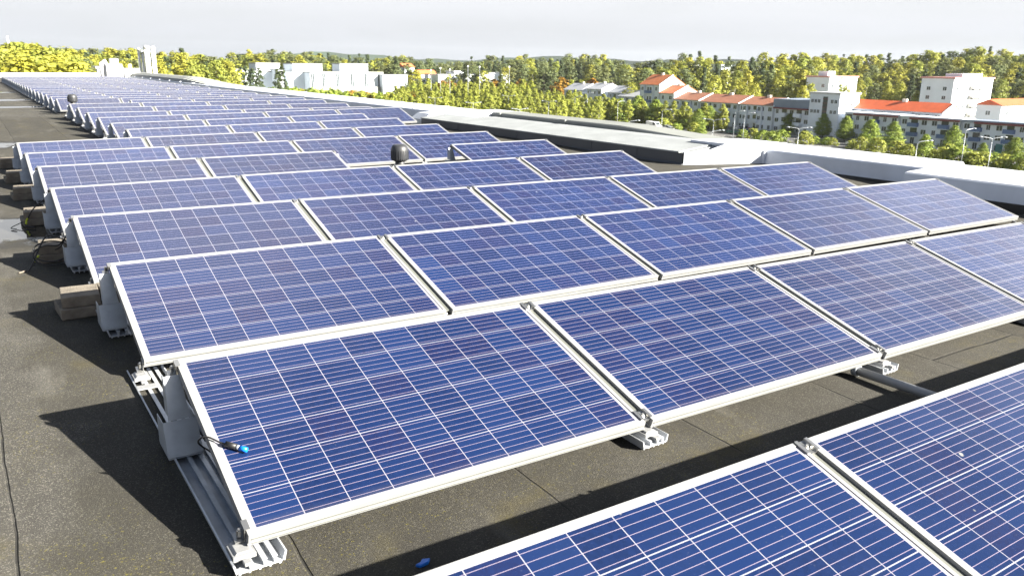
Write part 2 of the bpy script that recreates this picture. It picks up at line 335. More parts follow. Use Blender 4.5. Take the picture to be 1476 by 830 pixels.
    L.new(c, b.inputs['Base Color']); b.inputs['Roughness'].default_value = .45; b.inputs['Specular IOR Level'].default_value = .0
    b.inputs['Coat Weight'].default_value = 1; b.inputs['Coat IOR'].default_value = 1.46
    n2 = N.new('ShaderNodeMapRange'); L.new(n.outputs[0], n2.inputs[0]); n2.inputs[3].default_value = .10; n2.inputs[4].default_value = .26
    L.new(n2.outputs[0], b.inputs['Coat Roughness'])
    return m
M_roof = mat_roof(); M_cells = mat_cells()
M_alu = simple('anodised_aluminium', (.225, .23, .238), .42, .1, .5, .06, 6)
M_alud = simple('mill_aluminium', (.42, .44, .47), .45, .3, .5, .18, 9, .15, 60)
M_galv = simple('galvanised_sheet', (.34, .37, .41), .45, .35, .5, .15, 12)
M_strip = simple('joint_strip_metal', (.10, .105, .095), .6)
M_steel = simple('bolt_steel', (.45, .45, .44), .3, .9)
M_conc = simple('concrete_paver', (.16, .14, .115), .9, 0, .3, .25, 14, .6, 90)
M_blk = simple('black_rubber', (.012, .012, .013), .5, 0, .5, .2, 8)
M_vent = simple('dark_plastic', (.026, .028, .033), .5, 0, .5, .2, 5)
M_blue = simple('blue_plastic', (.005, .13, .55), .35)
M_yel = simple('yellow_green_sleeve', (.42, .48, .03), .5)
M_flash = simple('white_flashing', (.56, .59, .66), .5, .05, .5, .13, 1.6, .2, 2.5)
M_grey = simple('grey_cladding', (.085, .088, .098), .55, .2, .5, .12, 1.1)
M_gtop = simple('pale_roof_membrane', (.23, .245, .255), .75, 0, .4, .12, 2.5, .3, 30)
M_gpar = simple('grey_flashing', (.20, .21, .20), .6, .1, .5, .12, 1.2)

# ---------------------------------------------------------------- roof (structure)
def grid(xs, ys, fz):
    me = MB(); nx = len(xs)
    me.v = [(x, y, fz(x, y)) for y in ys for x in xs]
    for j in range(len(ys)-1):
        for i in range(nx-1):
            a = j*nx+i; me.f.append((a, a+1, a+1+nx, a+nx)); me.m.append(0); me.sm.append(True)
    return me
xs = [-24, -12, -6, -4, -3, -2, -1]+[k*.5 for k in range(0, 25)]
ys = [-14, -8, -4, -3]+[-2.5+k*.5 for k in range(0, 110)]+[54+k*2 for k in range(0, 12)]
tag(grid(xs, ys, roofz).build('roof', M_roof), kind='structure')
# body of the building under the roof
M_wall = simple('render_wall', (.55, .55, .54), .8)
mb = MB(); mb.box(-24, 11.2, -14, 77, -18.2, -.55)
bw = mb.build('building', M_wall); tag(bw, 'pale building that carries the flat roof with the solar panels', 'building')

# ---------------------------------------------------------------- parapets and the raised ledge
mb = MB()   # near segment
mb.prism([(9.50, -.5), (9.46, .05), (9.50, .235), (9.53, .255), (10.62, .30), (10.66, .27), (10.66, -.5)], -14, 3.62)
for y in (-8, -5, -2, 1.0): mb.box(9.485, 10.64, y-.02, y+.02, .262, .306)
for k in range(26):
    mb.lathe([(.009, 0), (.006, .006)], c=(9.62+.0, -1.2+k*.185, .261), n=6, sm=False)
    mb.lathe([(.009, 0), (.006, .006)], c=(10.55, -1.2+k*.185, .298), n=6, sm=False)
o = mb.build('parapet', M_flash, bev=.015); m2 = MB(); m2.box(9.43, 9.52, -13.9, 3.5, -.5, .045); m2.build('shade_strip', M_blk, o); tag(o, 'white sheet metal parapet, nearest length at the right edge of the roof', 'parapet', 'parapets along the right edge of the roof')  # black strip at the foot stands in for the parapet's shadow
mb = MB()
mb.prism([(10.06, -.5), (10.03, .04), (10.06, .245), (10.09, .265), (10.92, .305), (10.96, .28), (10.96, -.5)], 3.623, 6.80)
mb.box(10.0, 10.07, 6.30, 6.40, -.3, .255)
o = mb.build('parapet', M_flash, bev=.015); m2 = MB(); m2.box(9.98, 10.08, 3.3, 6.3, -.5, .04); m2.build('shade_strip', M_blk, o); tag(o, 'short white parapet length between the nearest length and the white end of the grey ledge', 'parapet', 'parapets along the right edge of the roof')  # same black strip, the shade at the foot built as a dark box
mb = MB()
mb.prism([(10.10, -.5), (10.07, .04), (10.10, .24), (10.13, .27), (11.28, .31), (11.32, .28), (11.32, -.5)], 15.9, 76.5)
for k in range(20): mb.box(10.12, 11.31, 18.9+3*k, 18.94+3*k, .27, .318)
o = mb.build('parapet', M_flash, bev=.01); tag(o, 'long white parapet running from the far end of the grey ledge to the back', 'parapet', 'parapets along the right edge of the roof')
mb = MB(); mb.box(-24, 11.2, 76.53, 77.4, -.4, .34); mb.box(-24, -1.5, 62, 62.6, -.2, .22)
o = mb.build('parapet', M_flash, bev=.01); tag(o, 'white parapet closing the far end of the roof below the trees', 'parapet')
# grey ledge
led = empty('roof_ledge', (8.73, 6.8, 0)); tag(led, 'long low roof ledge with dark grey side and pale grey flat top', 'ledge')
def lmb(prof, y0, y1, name, m, bev=.0):
    mb = MB(); mb.prism([(p-8.73, q) for p, q in prof], y0-6.8, y1-6.8); return mb.build(name, m, led, bev=bev)
mb = MB(); mb.prism([(0, -.5), (0, .225), (.02, .225), (.02, -.5)], 0, 8.9); mb.prism([(-.05, -.5), (-.05, .045), (-.001, .075), (-.001, -.5)], 0.003, 8.9)
for y in (1.1, 2.3, 3.55, 4.7, 5.9, 7.1): mb.box(-.006, -.0005, y-.012, y+.012, .03, .225)
mb.build('side_panel', M_grey, led)
mb = MB(); mb.box(-.12, -.052, 0, 8.9, -.5, .028); mb.build('shade_strip', M_blk, led)  # added black strip, the shade at the ledge's foot put in as colour
lmb([(8.755, -.5), (8.755, .22), (9.5, .315), (9.78, .325), (9.78, -.5)], 6.82, 15.7, 'core', M_gtop)
mb = MB(); mb.prism([(-.022, .226), (-.022, .248), (.79, .338), (1.04, .348), (1.04, .328), (.77, .318), (.0, .226)], .10, 8.9)
mb.build('top_sheet', M_gtop, led)
# white end cap: from the ledge corner back to the parapet
mb = MB()
pts = [(8.735, 6.795), (10.055, 6.28)]
prof = [(0, -.5), (0, .245), (.32, .238), (.72, .375), (1.47, .36), (1.47, -.5)]
i = [(8.73+a*.985, 6.80-a*.36, z) for a, z in prof]; j = [(8.73+a*.985, 6.80-a*.36+.03, z) for a, z in prof]
mb.face(i); mb.face(j[::-1])
for k in range(6):
    q = (k+1) % 6; mb.face([i[q], i[k], j[k], j[q]])
mb.v = [(x-8.73, y-6.8, z) for x, y, z in mb.v]
mb.build('end_cap', M_flash, led)
mb = MB(); mb.prism([(9.42, .325), (9.42, .365), (10.2, .355), (10.93, .31), (10.93, -.4), (9.95, -.4)], 6.60, 7.35); mb.v = [(x-8.73, y-6.8, z) for x, y, z in mb.v]
mb.build('corner_flashing', M_flash, led)
# grey upstand behind the ledge
mb = MB(); mb.prism([(9.80, -.3), (9.82, .41), (9.85, .43), (10.45, .44), (10.48, .41), (10.48, -.3)], 9.6, 14.2)
prA = [(9.80, -.3), (9.82, .27), (9.85, .31), (10.45, .32), (10.48, .29), (10.48, -.3)]; prB = [(9.80, -.3), (9.82, .41), (9.85, .43), (10.45, .44), (10.48, .41), (10.48, -.3)]
i = [(p, 7.0, q) for p, q in prA]; j = [(p, 9.598, q) for p, q in prB]; mb.face(i); mb.face(j[::-1])
for k in range(6): q = (k+1) % 6; mb.face([i[q], i[k], j[k], j[q]])
for y in (11.4, 13.9): mb.box(9.800, 9.84, y-.09, y+.09, .36, .436)
o = mb.build('parapet', M_gpar); tag(o, 'low grey parapet with pale joint plates standing behind the grey ledge', 'parapet')
mb = MB(); mb.prism([(8.8, -.4), (8.8, .20), (9.0, .33), (10.09, .35), (10.09, -.4)], 15.72, 16.4)
mb.v = [(x-8.73, y-6.8, z) for x, y, z in mb.v]; mb.build('end_block', M_flash, led)
mb = MB(); mb.prism([(9.3, -.3), (9.3, .3), (9.5, .385), (10.9, .40), (10.9, -.3)], 14.23, 15.70)
mb.v = [(x-8.73, y-6.8, z) for x, y, z in mb.v]; mb.build('end_cover', M_flash, led)

# ---------------------------------------------------------------- solar panels
def make_panel():
    root = empty('solar_panel')
    LIP, H = .016, .038
    mb = MB()
    for (x0, x1, y0, y1) in ((0, PW, 0, LIP), (0, PW, PD-LIP, PD), (0, LIP, LIP, PD-LIP), (PW-LIP, PW, LIP, PD-LIP)):
        mb.box(x0, x1, y0, y1, -H, 0)
    mb.box(-.003, PW+.003, -.003, .006, -H-.001, -H+.004)
    mb.box(.01, PW-.01, -.0042, -.0031, -.0165, -.0135, 1); mb.box(.01, PW-.01, -.0042, -.0031, -.034, -.0315, 1)
    mb.build('frame', [M_alu, M_strip], root)
    mb = MB(); z = -.003; a = LIP
    mb.face([(a, a, z), (PW-a, a, z), (PW-a, PD-a, z), (a, PD-a, z)])
    me = mb.mesh('cell_sheet', M_cells); uvl = me.uv_layers.new(name='UVMap')
    ox, oy = (PW-2*a-1.612)/2, (PD-2*a-.9372)/2
    for li in me.loops:
        v = me.vertices[li.vertex_index].co; uvl.data[li.index].uv = (v.x-a-ox, v.y-a-oy)
    o = bpy.data.objects.new('cell_sheet', me); col.objects.link(o); o.parent = root
    mb = MB(); mb.face([(a, a, -.008), (a, PD-a, -.008), (PW-a, PD-a, -.008), (PW-a, a, -.008)]); mb.box(.78, .90, .80, .90, -.03, -.009, 1)
    mb.build('backsheet', [M_flash, M_blk], root)
    return reg(root)
def row_matrix(r, x, jit=0):
    y0, z0, sx, x0 = ROWS[r]
    return Matrix.Translation((x+x0, y0, z0+CLEAR+sx*x)) @ Matrix.Rotation(-math.atan(sx), 4, 'Y') @ Matrix.Rotation(TILT+jit, 4, 'X')
proto = make_panel(); first = True
for r in range(36):
    cs = rcols(r)
    for n, c in enumerate(cs):
        o = proto if first else copy_tree(proto); first = False
        o.matrix_world = row_matrix(r, c*PITCH, random.uniform(-.0025, .0025))
        where = 'leftmost' if n == 0 else ('rightmost' if n == len(cs)-1 else ordw(n+1)+' from the left')
        rw = 'nearest row, cut by the bottom edge' if r == 0 else ordw(r+1)+' row counted from the camera'
        tag(o, 'blue solar panel, %s in the %s' % (where, rw), 'solar panel', 'blue solar panels tilted in rows across the roof')

# ---------------------------------------------------------------- mounting rails, brackets, feet, clamps
def rail_mesh(y0, y1):
    mb = MB()
    mb.box(-.060, .060, y0, y1, .010, .016)
    mb.prism([(-.066, .010), (-.073, .044), (-.068, .046), (-.060, .0165)], y0, y1)
    mb.prism([(.066, .010), (.073, .044), (.068, .046), (.060, .0165)], y0, y1)
    for x in (-.026, .012, .040):
        mb.box(x-.004, x+.004, y0, y1, .0165, .034)
        mb.box(x-.007, x+.007, y0, y1, .0345, .0375)
    for x in (-.055, -.028, 0, .028, .055): mb.box(x-.003, x+.003, y0+.01, y1-.01, -.004, .0095)
    return mb.mesh('rail', M_alud)
HY, HZ = PD*cos(TILT), PD*sin(TILT)+CLEAR
def bracket(root):      # folded sheet holding the high edge
    mb = MB(); t = .004
    def strip(w0, w1, p0, p1):
        (ya, za), (yb, zb) = p0, p1
        n = Vector((0, -(zb-za), (yb-ya))).normalized()*t
        A = [(-w0, ya, za), (w0, ya, za), (w1, yb, zb), (-w1, yb, zb)]
        B = [(x, y+n.y, z+n.z) for x, y, z in A]
        mb.face(A); mb.face(B[::-1])
        for k in range(4): q = (k+1) % 4; mb.face([A[q], A[k], B[k], B[q]])
    strip(.066, .062, (HY-.16, .05), (HY-.10, .175)); strip(.042, .027, (HY-.098, .176), (HY-.035, HZ-.05))
    # side cheeks
    for s in (-1, 1):
        mb.prism([(HY-.158, .05), (HY-.098, .174), (HY+.01, .174), (HY+.02, .05)], s*.064, s*.061, axis='x')
        mb.prism([(HY-.096, .177), (HY-.035, HZ-.05), (HY-.004, HZ-.05), (HY+.0, .177)], s*.034, s*.031, axis='x')
    mb.box(-.063, .063, HY-.16, HY+.02, .040, .049)
    mb.build('support_bracket', M_galv, root)
def foot(root, y):
    mb = MB(); mb.box(-.036, .036, y-.020, y+.070, .039, .056); mb.prism([(-.03, .056), (-.022, CLEAR-.041), (.022, CLEAR-.041), (.03, .056)], y-.012, y+.065)
    mb.box(-.012, .012, y-.06, y-.03, .039, .05)
    if y > .5: mb.box(-.045, .045, y-.14, y-.085, .039, .045)
    mb.build('foot', M_alu, root, bev=.002)
def clamp(root, y, z, end):
    M = Matrix.Translation((0, y, z)) @ Matrix.Rotation(TILT, 4, 'X'); mb = MB()
    g = PG/2
    if end == 0:
        for s in (-1, 1): mb.box(s*(g-.004), s*(g-.001), -.03, .03, -.03, .0055, M=M)
        for s in (-1, 1): mb.box(s*(g-.004), s*(g+.012), -.03, .03, .002, .0055, M=M)
        mb.box(-g+.004, g-.004, -.03, .03, -.012, -.006, M=M)
    else:
        mb.box(g-.004*1, g+.012, -.022, .022, .002, .006, M=M) if end < 0 else mb.box(-g+.004, -g-.012, -.022, .022, .002, .006, M=M)
        e = 1 if end < 0 else -1
        mb.box(e*(g-.004), e*(g-.007), -.022, .022, -.045, .006, M=M); mb.box(e*(g-.007), e*(g-.035), -.022, .022, -.045, -.040, M=M)
    o = mb.build('clamp', M_steel, root)
    b = MB(); ex = 0 if end == 0 else (.004 if end < 0 else -.004)
    b.lathe([(.0085, -.0235), (.0085, .001), (.005, .0015), (.005, .008)], n=6, sm=False)
    b.v = [tuple(M @ Vector((x+ex, yy, zz+(0 if end == 0 else -.012)))) for x, yy, zz in b.v]
    b.build('bolt', M_steel, o)
def make_mount(end, kind):     # end -1 left end of a row, 0 between panels, 1 right end ; kind: 'front' (row 0), 'first' (row 1), 'mid'
    root = empty('mounting_rail')
    off = .045 if end < 0 else (-.045 if end > 0 else 0)
    y1 = 1.735+.16
    y0 = {'front': HY-.25, 'first': -.045, 'mid': HY-.20}[kind]
    if kind == 'front': y1 = HY+.05
    o = bpy.data.objects.new('rail', rail_mesh(y0, y1)); col.objects.link(o); o.parent = root; o.location.x = off
    if end < 0: o.scale.x = 1.16; o.location.x = .040
    bracket(root); 
    if kind == 'first': foot(root, 0)
    if kind != 'front': foot(root, 1.735); clamp(root, 1.735+.045*cos(TILT), CLEAR+.045*sin(TILT), end)
    if kind == 'first': clamp(root, .045*cos(TILT), CLEAR+.045*sin(TILT), end)
    clamp(root, HY-.03*cos(TILT), HZ-.03*sin(TILT), end)
    if end == 0:
        M = Matrix.Translation((0, 0, CLEAR)) @ Matrix.Rotation(TILT, 4, 'X'); mb = MB()
        mb.box(-PG/2+.001, PG/2-.001, .02, PD-.02, -.022, -.014, M=M); mb.build('joint_strip', M_strip, root)
    return reg(root)
PR = {}
for r in range(36):
    cs = rcols(r); seams = sorted(set(cs) | set(c+1 for c in cs))
    for n, c in enumerate(seams):
        left = (c-1) in cs; right = c in cs
        end = 0 if left and right else (-1 if right else 1)
        kind = 'front' if r == 0 else ('first' if r == 1 else 'mid')
        key = (end, kind)
        if key not in PR: PR[key] = make_mount(end, kind); o = PR[key]
        else: o = copy_tree(PR[key])
        x = c*PITCH-PG/2
        y0, z0, sx, x0 = ROWS[r]
        o.location = (x+x0, y0, z0+sx*x)
        where = 'under the left end' if end < 0 else ('under the right end' if end > 0 else 'under the %s panel joint' % ordw(n))
        if end and r == 5 and c in (2, 3): where = 'on the %s of the vent gap' % ('left' if c == 2 else 'right')
        rw = 'nearest row' if r == 0 else ordw(r+1)+' panel row'
        tag(o, 'aluminium rail and bracket %s of the %s' % (where, rw), 'mounting rail', 'aluminium mounting rails under the solar panels')
# loose bar between the first rows
mb = MB(); mb.tube([(3.235, .02, .04), (3.24, -.9, .045)], .024, 12); mb.tube([(3.235, .045, .04), (3.235, .015, .04)], .031, 12, 1)
o = mb.build('conduit', [M_alu, M_galv]); o.location.z = roofz(3.24, -.3); tag(o, 'bare metal tube lying on the felt between the two nearest panel rows', 'tube')

# ---------------------------------------------------------------- concrete ballast blocks
mb = MB(); mb.box(-.105, .105, -.14, .14, 0, .066); blk = mb.mesh('concrete_block', M_conc)
def block(x, y, z, rz, label):
    o = bpy.data.objects.new('concrete_block', blk); col.objects.link(o); o.location = (x, y, z+roofz(x, y)+.002); o.rotation_euler = (0, 0, rz)
    b = o.modifiers.new('bevel', 'BEVEL'); b.width = .006; b.segments = 2
    tag(o, label, 'concrete block', 'concrete blocks weighing down the rail ends')
for r in range(2, 8):
    yb = ROWS[r][0]+HY+.43; nm = ordw(r+1)
    block(-.135, yb, 0, .05, 'bottom left concrete block at the left rail end of the %s row' % nm)
    block(.085, yb+.02, 0, -.03, 'bottom right concrete block, partly under the left panel of the %s row' % nm)
    block(-.11, yb+.015, .067, -.06, 'upper left concrete block stacked at the left rail end of the %s row' % nm)
    if r in (2, 5): block(.11, yb+.03, .067, .04, 'upper right concrete block leaning under the left panel of the %s row' % nm)

# ---------------------------------------------------------------- cables
def cable(name, pts, r, label, cat, ms=M_blk, n=7):
    mb = MB(); mb.tube(smooth(pts, n), r, 7); o = mb.build(name, ms); return tag(o, label, cat)
# connector lying on the first panel of the second row
PM = row_matrix(1, 0)
def onp(u, v, h): return PM @ Vector((u, v, h))
ctr = empty('cable_connector', onp(.03, .56, .01)); tag(ctr, 'black cable with blue plug lying over the left frame of the second row', 'cable')
inv = Matrix.Translation(-Vector(ctr.location))
def pc(pts): return [inv @ Vector(p) for p in pts]
mb = MB(); mb.tube(pc(smooth([onp(.03, .54, -.12), onp(-.022, .53, -.05), onp(-.02, .505, -.004), onp(.0, .485, .010), onp(.03, .448, .008), onp(.05, .425, .011)])), .0035, 8); mb.build('wire', M_blk, ctr)
mb = MB(); mb.tube(pc([onp(.045, .430, .012), onp(.074, .402, .0125)]), .0105, 12); mb.build('plug_body', M_blk, ctr)
mb = MB(); mb.tube(pc([onp(.0745, .4015, .0125), onp(.083, .393, .0125)]), .0085, 12); mb.build('collar', M_galv, ctr)
mb = MB(); mb.tube(pc([onp(.0835, .3925, .0125), onp(.104, .373, .0125)]), .010, 12, r1=.009); mb.build('cap', M_blue, ctr)
# coil of cable beside row 4 and a second by row 5
def loop(cx, cy, rr, ph, n, z=.012): return [(cx+rr*cos(ph+2*pi*k/10), cy+rr*.55*sin(ph+2*pi*k/10), z+.003*k+rr*.55*(1+sin(ph+2*pi*k/10))) for k in range(n)]
zz = roofz(-.1, 5)
rt = empty('cable_coil', (-.13, 4.72, zz)); tag(rt, 'coiled black cable with yellow sleeve beside the fourth row', 'cable')
def sub(pts): return [Vector(p)-Vector((-.13, 4.72, 0)) for p in pts]
mb = MB(); mb.tube(smooth(sub([(.03, 4.60, .30), (-.0, 4.57, .26), (-.05, 4.58, .20)]+loop(-.14, 4.55, .13, 1.2, 22)+[(-.30, 4.50, .02), (-.34, 4.46, .012)])), .0055, 8); mb.build('wire', M_blk, rt)
mb = MB(); mb.tube(smooth(sub([(.03, 4.63, .31), (-.03, 4.62, .22), (-.08, 4.68, .12), (-.17, 4.72, .08), (-.25, 4.66, .05), (-.27, 4.58, .02)])), .005, 8); mb.build('wire', M_blk, rt)
mb = MB(); mb.tube(smooth(sub([(-.225, 4.69, .068), (-.255, 4.655, .055), (-.265, 4.62, .04)])), .0085, 8); mb.build('sleeve', M_yel, rt)
mb = MB(); mb.tube(smooth(sub([(-.34, 4.46, .012), (-.36, 4.44, .012), (-.38, 4.42, .012)])), .006, 8); mb.build('cable_end', M_conc, rt)
rt = empty('cable_coil', (-.15, 6.62, zz)); tag(rt, 'loose black cable with yellow sleeve hanging beside the fifth row', 'cable')
def sub(pts): return [Vector(p)-Vector((-.15, 6.62, 0)) for p in pts]
mb = MB(); mb.tube(smooth(sub([(.03, 6.3, .30), (-.05, 6.3, .25), (-.14, 6.35, .17), (-.2, 6.4, .06), (-.22, 6.35, .02), (-.15, 6.25, .012)])), .0055, 8); mb.build('wire', M_blk, rt)
mb = MB(); mb.tube(smooth(sub([(-.195, 6.39, .08), (-.207, 6.4, .055), (-.215, 6.37, .03)])), .0085, 8); mb.build('sleeve', M_yel, rt)
mb = MB(); mb.tube(smooth(sub([(-.2, 6.4, .06), (-.27, 6.42, .03), (-.34, 6.33, .012), (-.30, 6.25, .012)])), .004, 8); mb.build('wire', M_blk, rt)
# small blue scrap on the felt
mb = MB(); mb.prism([(0, 0), (.03, .004), (.045, .02), (.02, .03), (.008, .018), (-.012, .014)], 0, .012, axis='z')
o = mb.build('plastic_scrap', M_blue, bev=.003); o.location = (.47, -.29, roofz(.47, -.29)); tag(o, 'small blue plastic scrap on the felt behind the nearest row', 'scrap')
mb = MB(); mb.prism([(0, 0), (.02, .002), (.018, .014), (.004, .016)], 0, .004, axis='z')
o = mb.build('paper_scrap', M_flash); o.location = (.02, 2.55, roofz(0, 2.5)); tag(o, 'tiny white scrap in the shadow beside the third row', 'scrap')

# ---------------------------------------------------------------- roof vents
def make_vent():
    root = empty('roof_vent')
    mb = MB(); mb.lathe([(.16, 0), (.16, .01), (.075, .03), (.07, .05), (.07, .34), (.07, .38), (.06, .385)], n=28); mb.build('pipe', M_vent, root)
    mb = MB(); mb.lathe([(.05, .375), (.085, .38), (.115, .395), (.130, .42), (.130, .53), (.122, .57), (.10, .602), (.075, .612), (.07, .61)], n=32)
    for k in range(24):
        a = 2*pi*k/24; mb.box(.1295, .134, -.004, .004, .40, .53, M=Matrix.Rotation(a, 4, 'Z'))
    mb.build('hood', M_vent, root)
    return reg(root)
v0 = v = make_vent(); v.scale = (.84, .84, .90); v.location = (3.94, 7.0, roofz(3.9, 7)-.03); tag(v, 'dark grey round roof vent standing in the gap among the nearer panels', 'vent', 'round roof vents')
v = copy_tree(v0); v.location = (1.98, 23.6, 0); v.scale = (.95, .95, .95); tag(v, 'small dark round roof vent far off at the left ends of the panels', 'vent', 'round roof vents')

# ---------------------------------------------------------------- things at the far end of the roof
def bp_ray(px, py): return _f+(px-738)/FPX*_R-(py-415)/FPX*_U
def onz(px, py, z): d = bp_ray(px, py); return CAM+d*((z-CAM.z)/d.z)
def ony(px, py, Y): d = bp_ray(px, py); return CAM+d*((Y-CAM.y)/d.y)
def onx(px, py, X): d = bp_ray(px, py); return CAM+d*((X-CAM.x)/d.x)
M_white = simple('white_paint', (.6, .61, .63), .5)
def sstep_(t): t = max(0, min(1, t)); return t*t*(3-2*t)
ah = empty('air_handler', (8.6, 66, 0)); tag(ah, 'white boxy rooftop ventilation units with short ducts at the far end', 'ventilation unit')
mb = MB(); mb.box(0, 1.1, 0, 1.5, 0, 1.15); mb.box(.35, .9, .2, 1.0, 1.15, 1.55); mb.box(1.25, 2.3, .1, 1.3, 0, .85); mb.build('housing', M_white, ah, bev=.03)
mb = MB(); mb.tube([(-.25, .4, .0), (-.25, .4, 1.2), (.1, .4, 1.35)], .17, 12); mb.tube([(1.7, .5, .8), (1.7, .5, 1.15)], .12, 12); mb.build('duct', M_white, ah)
mb = MB(); mb.box(.2, .9, -.02, -.002, .3, .9); mb.box(1.4, 2.1, .08, .098, .2, .6); mb.build('grille', M_gpar, ah)
mb = MB()
for k in range(26):
    t = sstep_((k+.5)/8); mb.prism([(10.25, .28), (10.35, .3+.14*t), (10.7, .3+.26*t), (11.3, .3+.26*t), (11.7, .3+.14*t), (11.8, .28)], 42+k, 43+k)
o = mb.build('roof_canopy', M_gpar, bev=.05); tag(o, 'low rounded grey sheet metal cover on the far right parapet', 'roof cover')

# ================================================================ THE TOWN BEYOND
G0 = -18.0
def sstep(t): t = max(0, min(1, t)); return t*t*(3-2*t)
def ground(x, y):
    return G0+13*sstep((x-365)/130)+5*sstep((y-430)/200)*sstep((260-x)/150)+ .0
def mat_ground():
    m, N, L, b = mat('grassland'); tc = N.new('ShaderNodeTexCoord')
    n = N.new('ShaderNodeTexNoise'); n.inputs['Scale'].default_value = .05; n.inputs['Detail'].default_value = 8; L.new(tc.outputs['Object'], n.inputs['Vector'])
    n2 = N.new('ShaderNodeTexNoise'); n2.inputs['Scale'].default_value = .8; n2.inputs['Detail'].default_value = 6; L.new(tc.outputs['Object'], n2.inputs['Vector'])
    c = mixc(N, L, n.outputs[0], (.045, .06, .018), (.13, .12, .045)); c = mixc(N, L, math_(N, L, 'MULTIPLY', n2.outputs[0], .5), c, (.08, .085, .03))
    L.new(c, b.inputs['Base Color']); b.inputs['Roughness'].default_value = .95; return m
gx = [-6000, -3000, -1200, -600, -300]+list(range(-200, 700, 30))+[750, 1000, 1600, 3000, 6000]
gy = [-3000, -600, -200]+list(range(-100, 800, 30))+[900, 1300, 2200, 4000, 7500]
tag(grid(gx, gy, ground).build('ground', mat_ground()), kind='structure')
M_asph = simple('asphalt', (.085, .085, .085), .9, 0, .3, .2, .3, .3, 20)
M_pave = simple('pale_paving', (.22, .20, .17), .9, 0, .3, .15, .5)
M_kerb = simple('kerb_stone', (.35, .34, .32), .85); M_mark = simple('road_paint', (.7, .7, .68), .7, var=.2, scale=2)
mb = MB(); mb.box(138, 200, 40, 330, G0-.3, G0+.02); tag(mb.build('car_park', M_asph), kind='structure')
mb = MB(); mb.box(200.0, 204.2, 40, 300, G0-.3, G0+.14); tag(mb.build('pavement', M_pave), kind='structure')
mb = MB()
for xk in (150, 172):
    mb.box(xk, xk+3.2, 60, 300, G0-.2, G0+.15)
mb.box(199.7, 199.99, 40, 300, G0-.3, G0+.15)
tag(mb.build('kerb', M_kerb), kind='structure')
mb = MB()
for k in range(80):
    for xk in (146, 157, 168, 179, 190): mb.box(xk, xk+4.6, 62+k*2.8, 62.12+k*2.8, G0+.021, G0+.026)
tag(mb.build('parking_marking', M_mark), kind='structure')
# distant hills
mb = MB(); M_hill = simple('distant_forest', (.035, .055, .04), .95, var=.35, scale=.01)
pts = []
for k in range(121):
    a = R(-40+k*1.2); d = 2300; h = 9+10*abs(sin(k*.21))+6*sin(k*.53)+3*sin(k*1.9)
    pts.append((d*sin(a), d*cos(a), h))
for k in range(120):
    a, b_ = pts[k], pts[k+1]
    mb.face([(a[0], a[1], -19), (b_[0], b_[1], -19), b_, a]); mb.face([a, b_, (b_[0]*1.25, b_[1]*1.25, -19), (a[0]*1.25, a[1]*1.25, -19)])
tag(mb.build('hills', M_hill), kind='structure')

# ---------------------------------------------------------------- foliage
def mat_leaf(name, ca, cb, cc, obr=.35):
    m, N, L, b = mat(name)
    at = N.new('ShaderNodeAttribute'); at.attribute_name = 'tint'; oi = N.new('ShaderNodeObjectInfo')
    c = mixc(N, L, at.outputs['Fac'], ca, cb)
    c = mixc(N, L, math_(N, L, 'MULTIPLY', oi.outputs['Random'], .75), c, cc)
    s = N.new('ShaderNodeVectorMath'); s.operation = 'SCALE'; L.new(c, s.inputs[0])
    wn = N.new('ShaderNodeTexWhiteNoise'); wn.noise_dimensions = '1D'; L.new(math_(N, L, 'MULTIPLY', oi.outputs['Random'], 31), wn.inputs['W'])
    L.new(math_(N, L, 'ADD', 1-obr/2, math_(N, L, 'MULTIPLY', wn.outputs[0], obr)), s.inputs['Scale'])
    L.new(s.outputs[0], b.inputs['Base Color']); b.inputs['Roughness'].default_value = .6; b.inputs['Specular IOR Level'].default_value = .25
    tr = N.new('ShaderNodeBsdfTranslucent'); L.new(s.outputs[0], tr.inputs[0]); mx = N.new('ShaderNodeMixShader'); mx.inputs[0].default_value = .33
    o = N['Material Output']; L.new(b.outputs[0], mx.inputs[1]); L.new(tr.outputs[0], mx.inputs[2]); L.new(mx.outputs[0], o.inputs[0]); return m
LF = dict(
    birch=mat_leaf('birch_leaves', (.162, .207, .043), (.265, .29, .055), (.335, .31, .04)),
    young=mat_leaf('young_tree_leaves', (.185, .234, .039), (.281, .296, .047), (.250, .265, .047)),
    linden=mat_leaf('linden_leaves', (.121, .196, .036), (.254, .294, .046), (.192, .254, .040)),
    pine=mat_leaf('pine_needles', (.118, .159, .073), (.133, .156, .058), (.140, .148, .051)),
    dark=mat_leaf('dark_leaves', (.064, .099, .053), (.086, .113, .051), (.078, .101, .043)),
    orange=mat_leaf('orange_leaves', (.265, .101, .012), (.328, .172, .016), (.296, .195, .023)))
M_bark = simple('bark', (.09, .07, .055), .9); M_bbark = simple('birch_bark', (.42, .40, .37), .8, var=.4, scale=2)
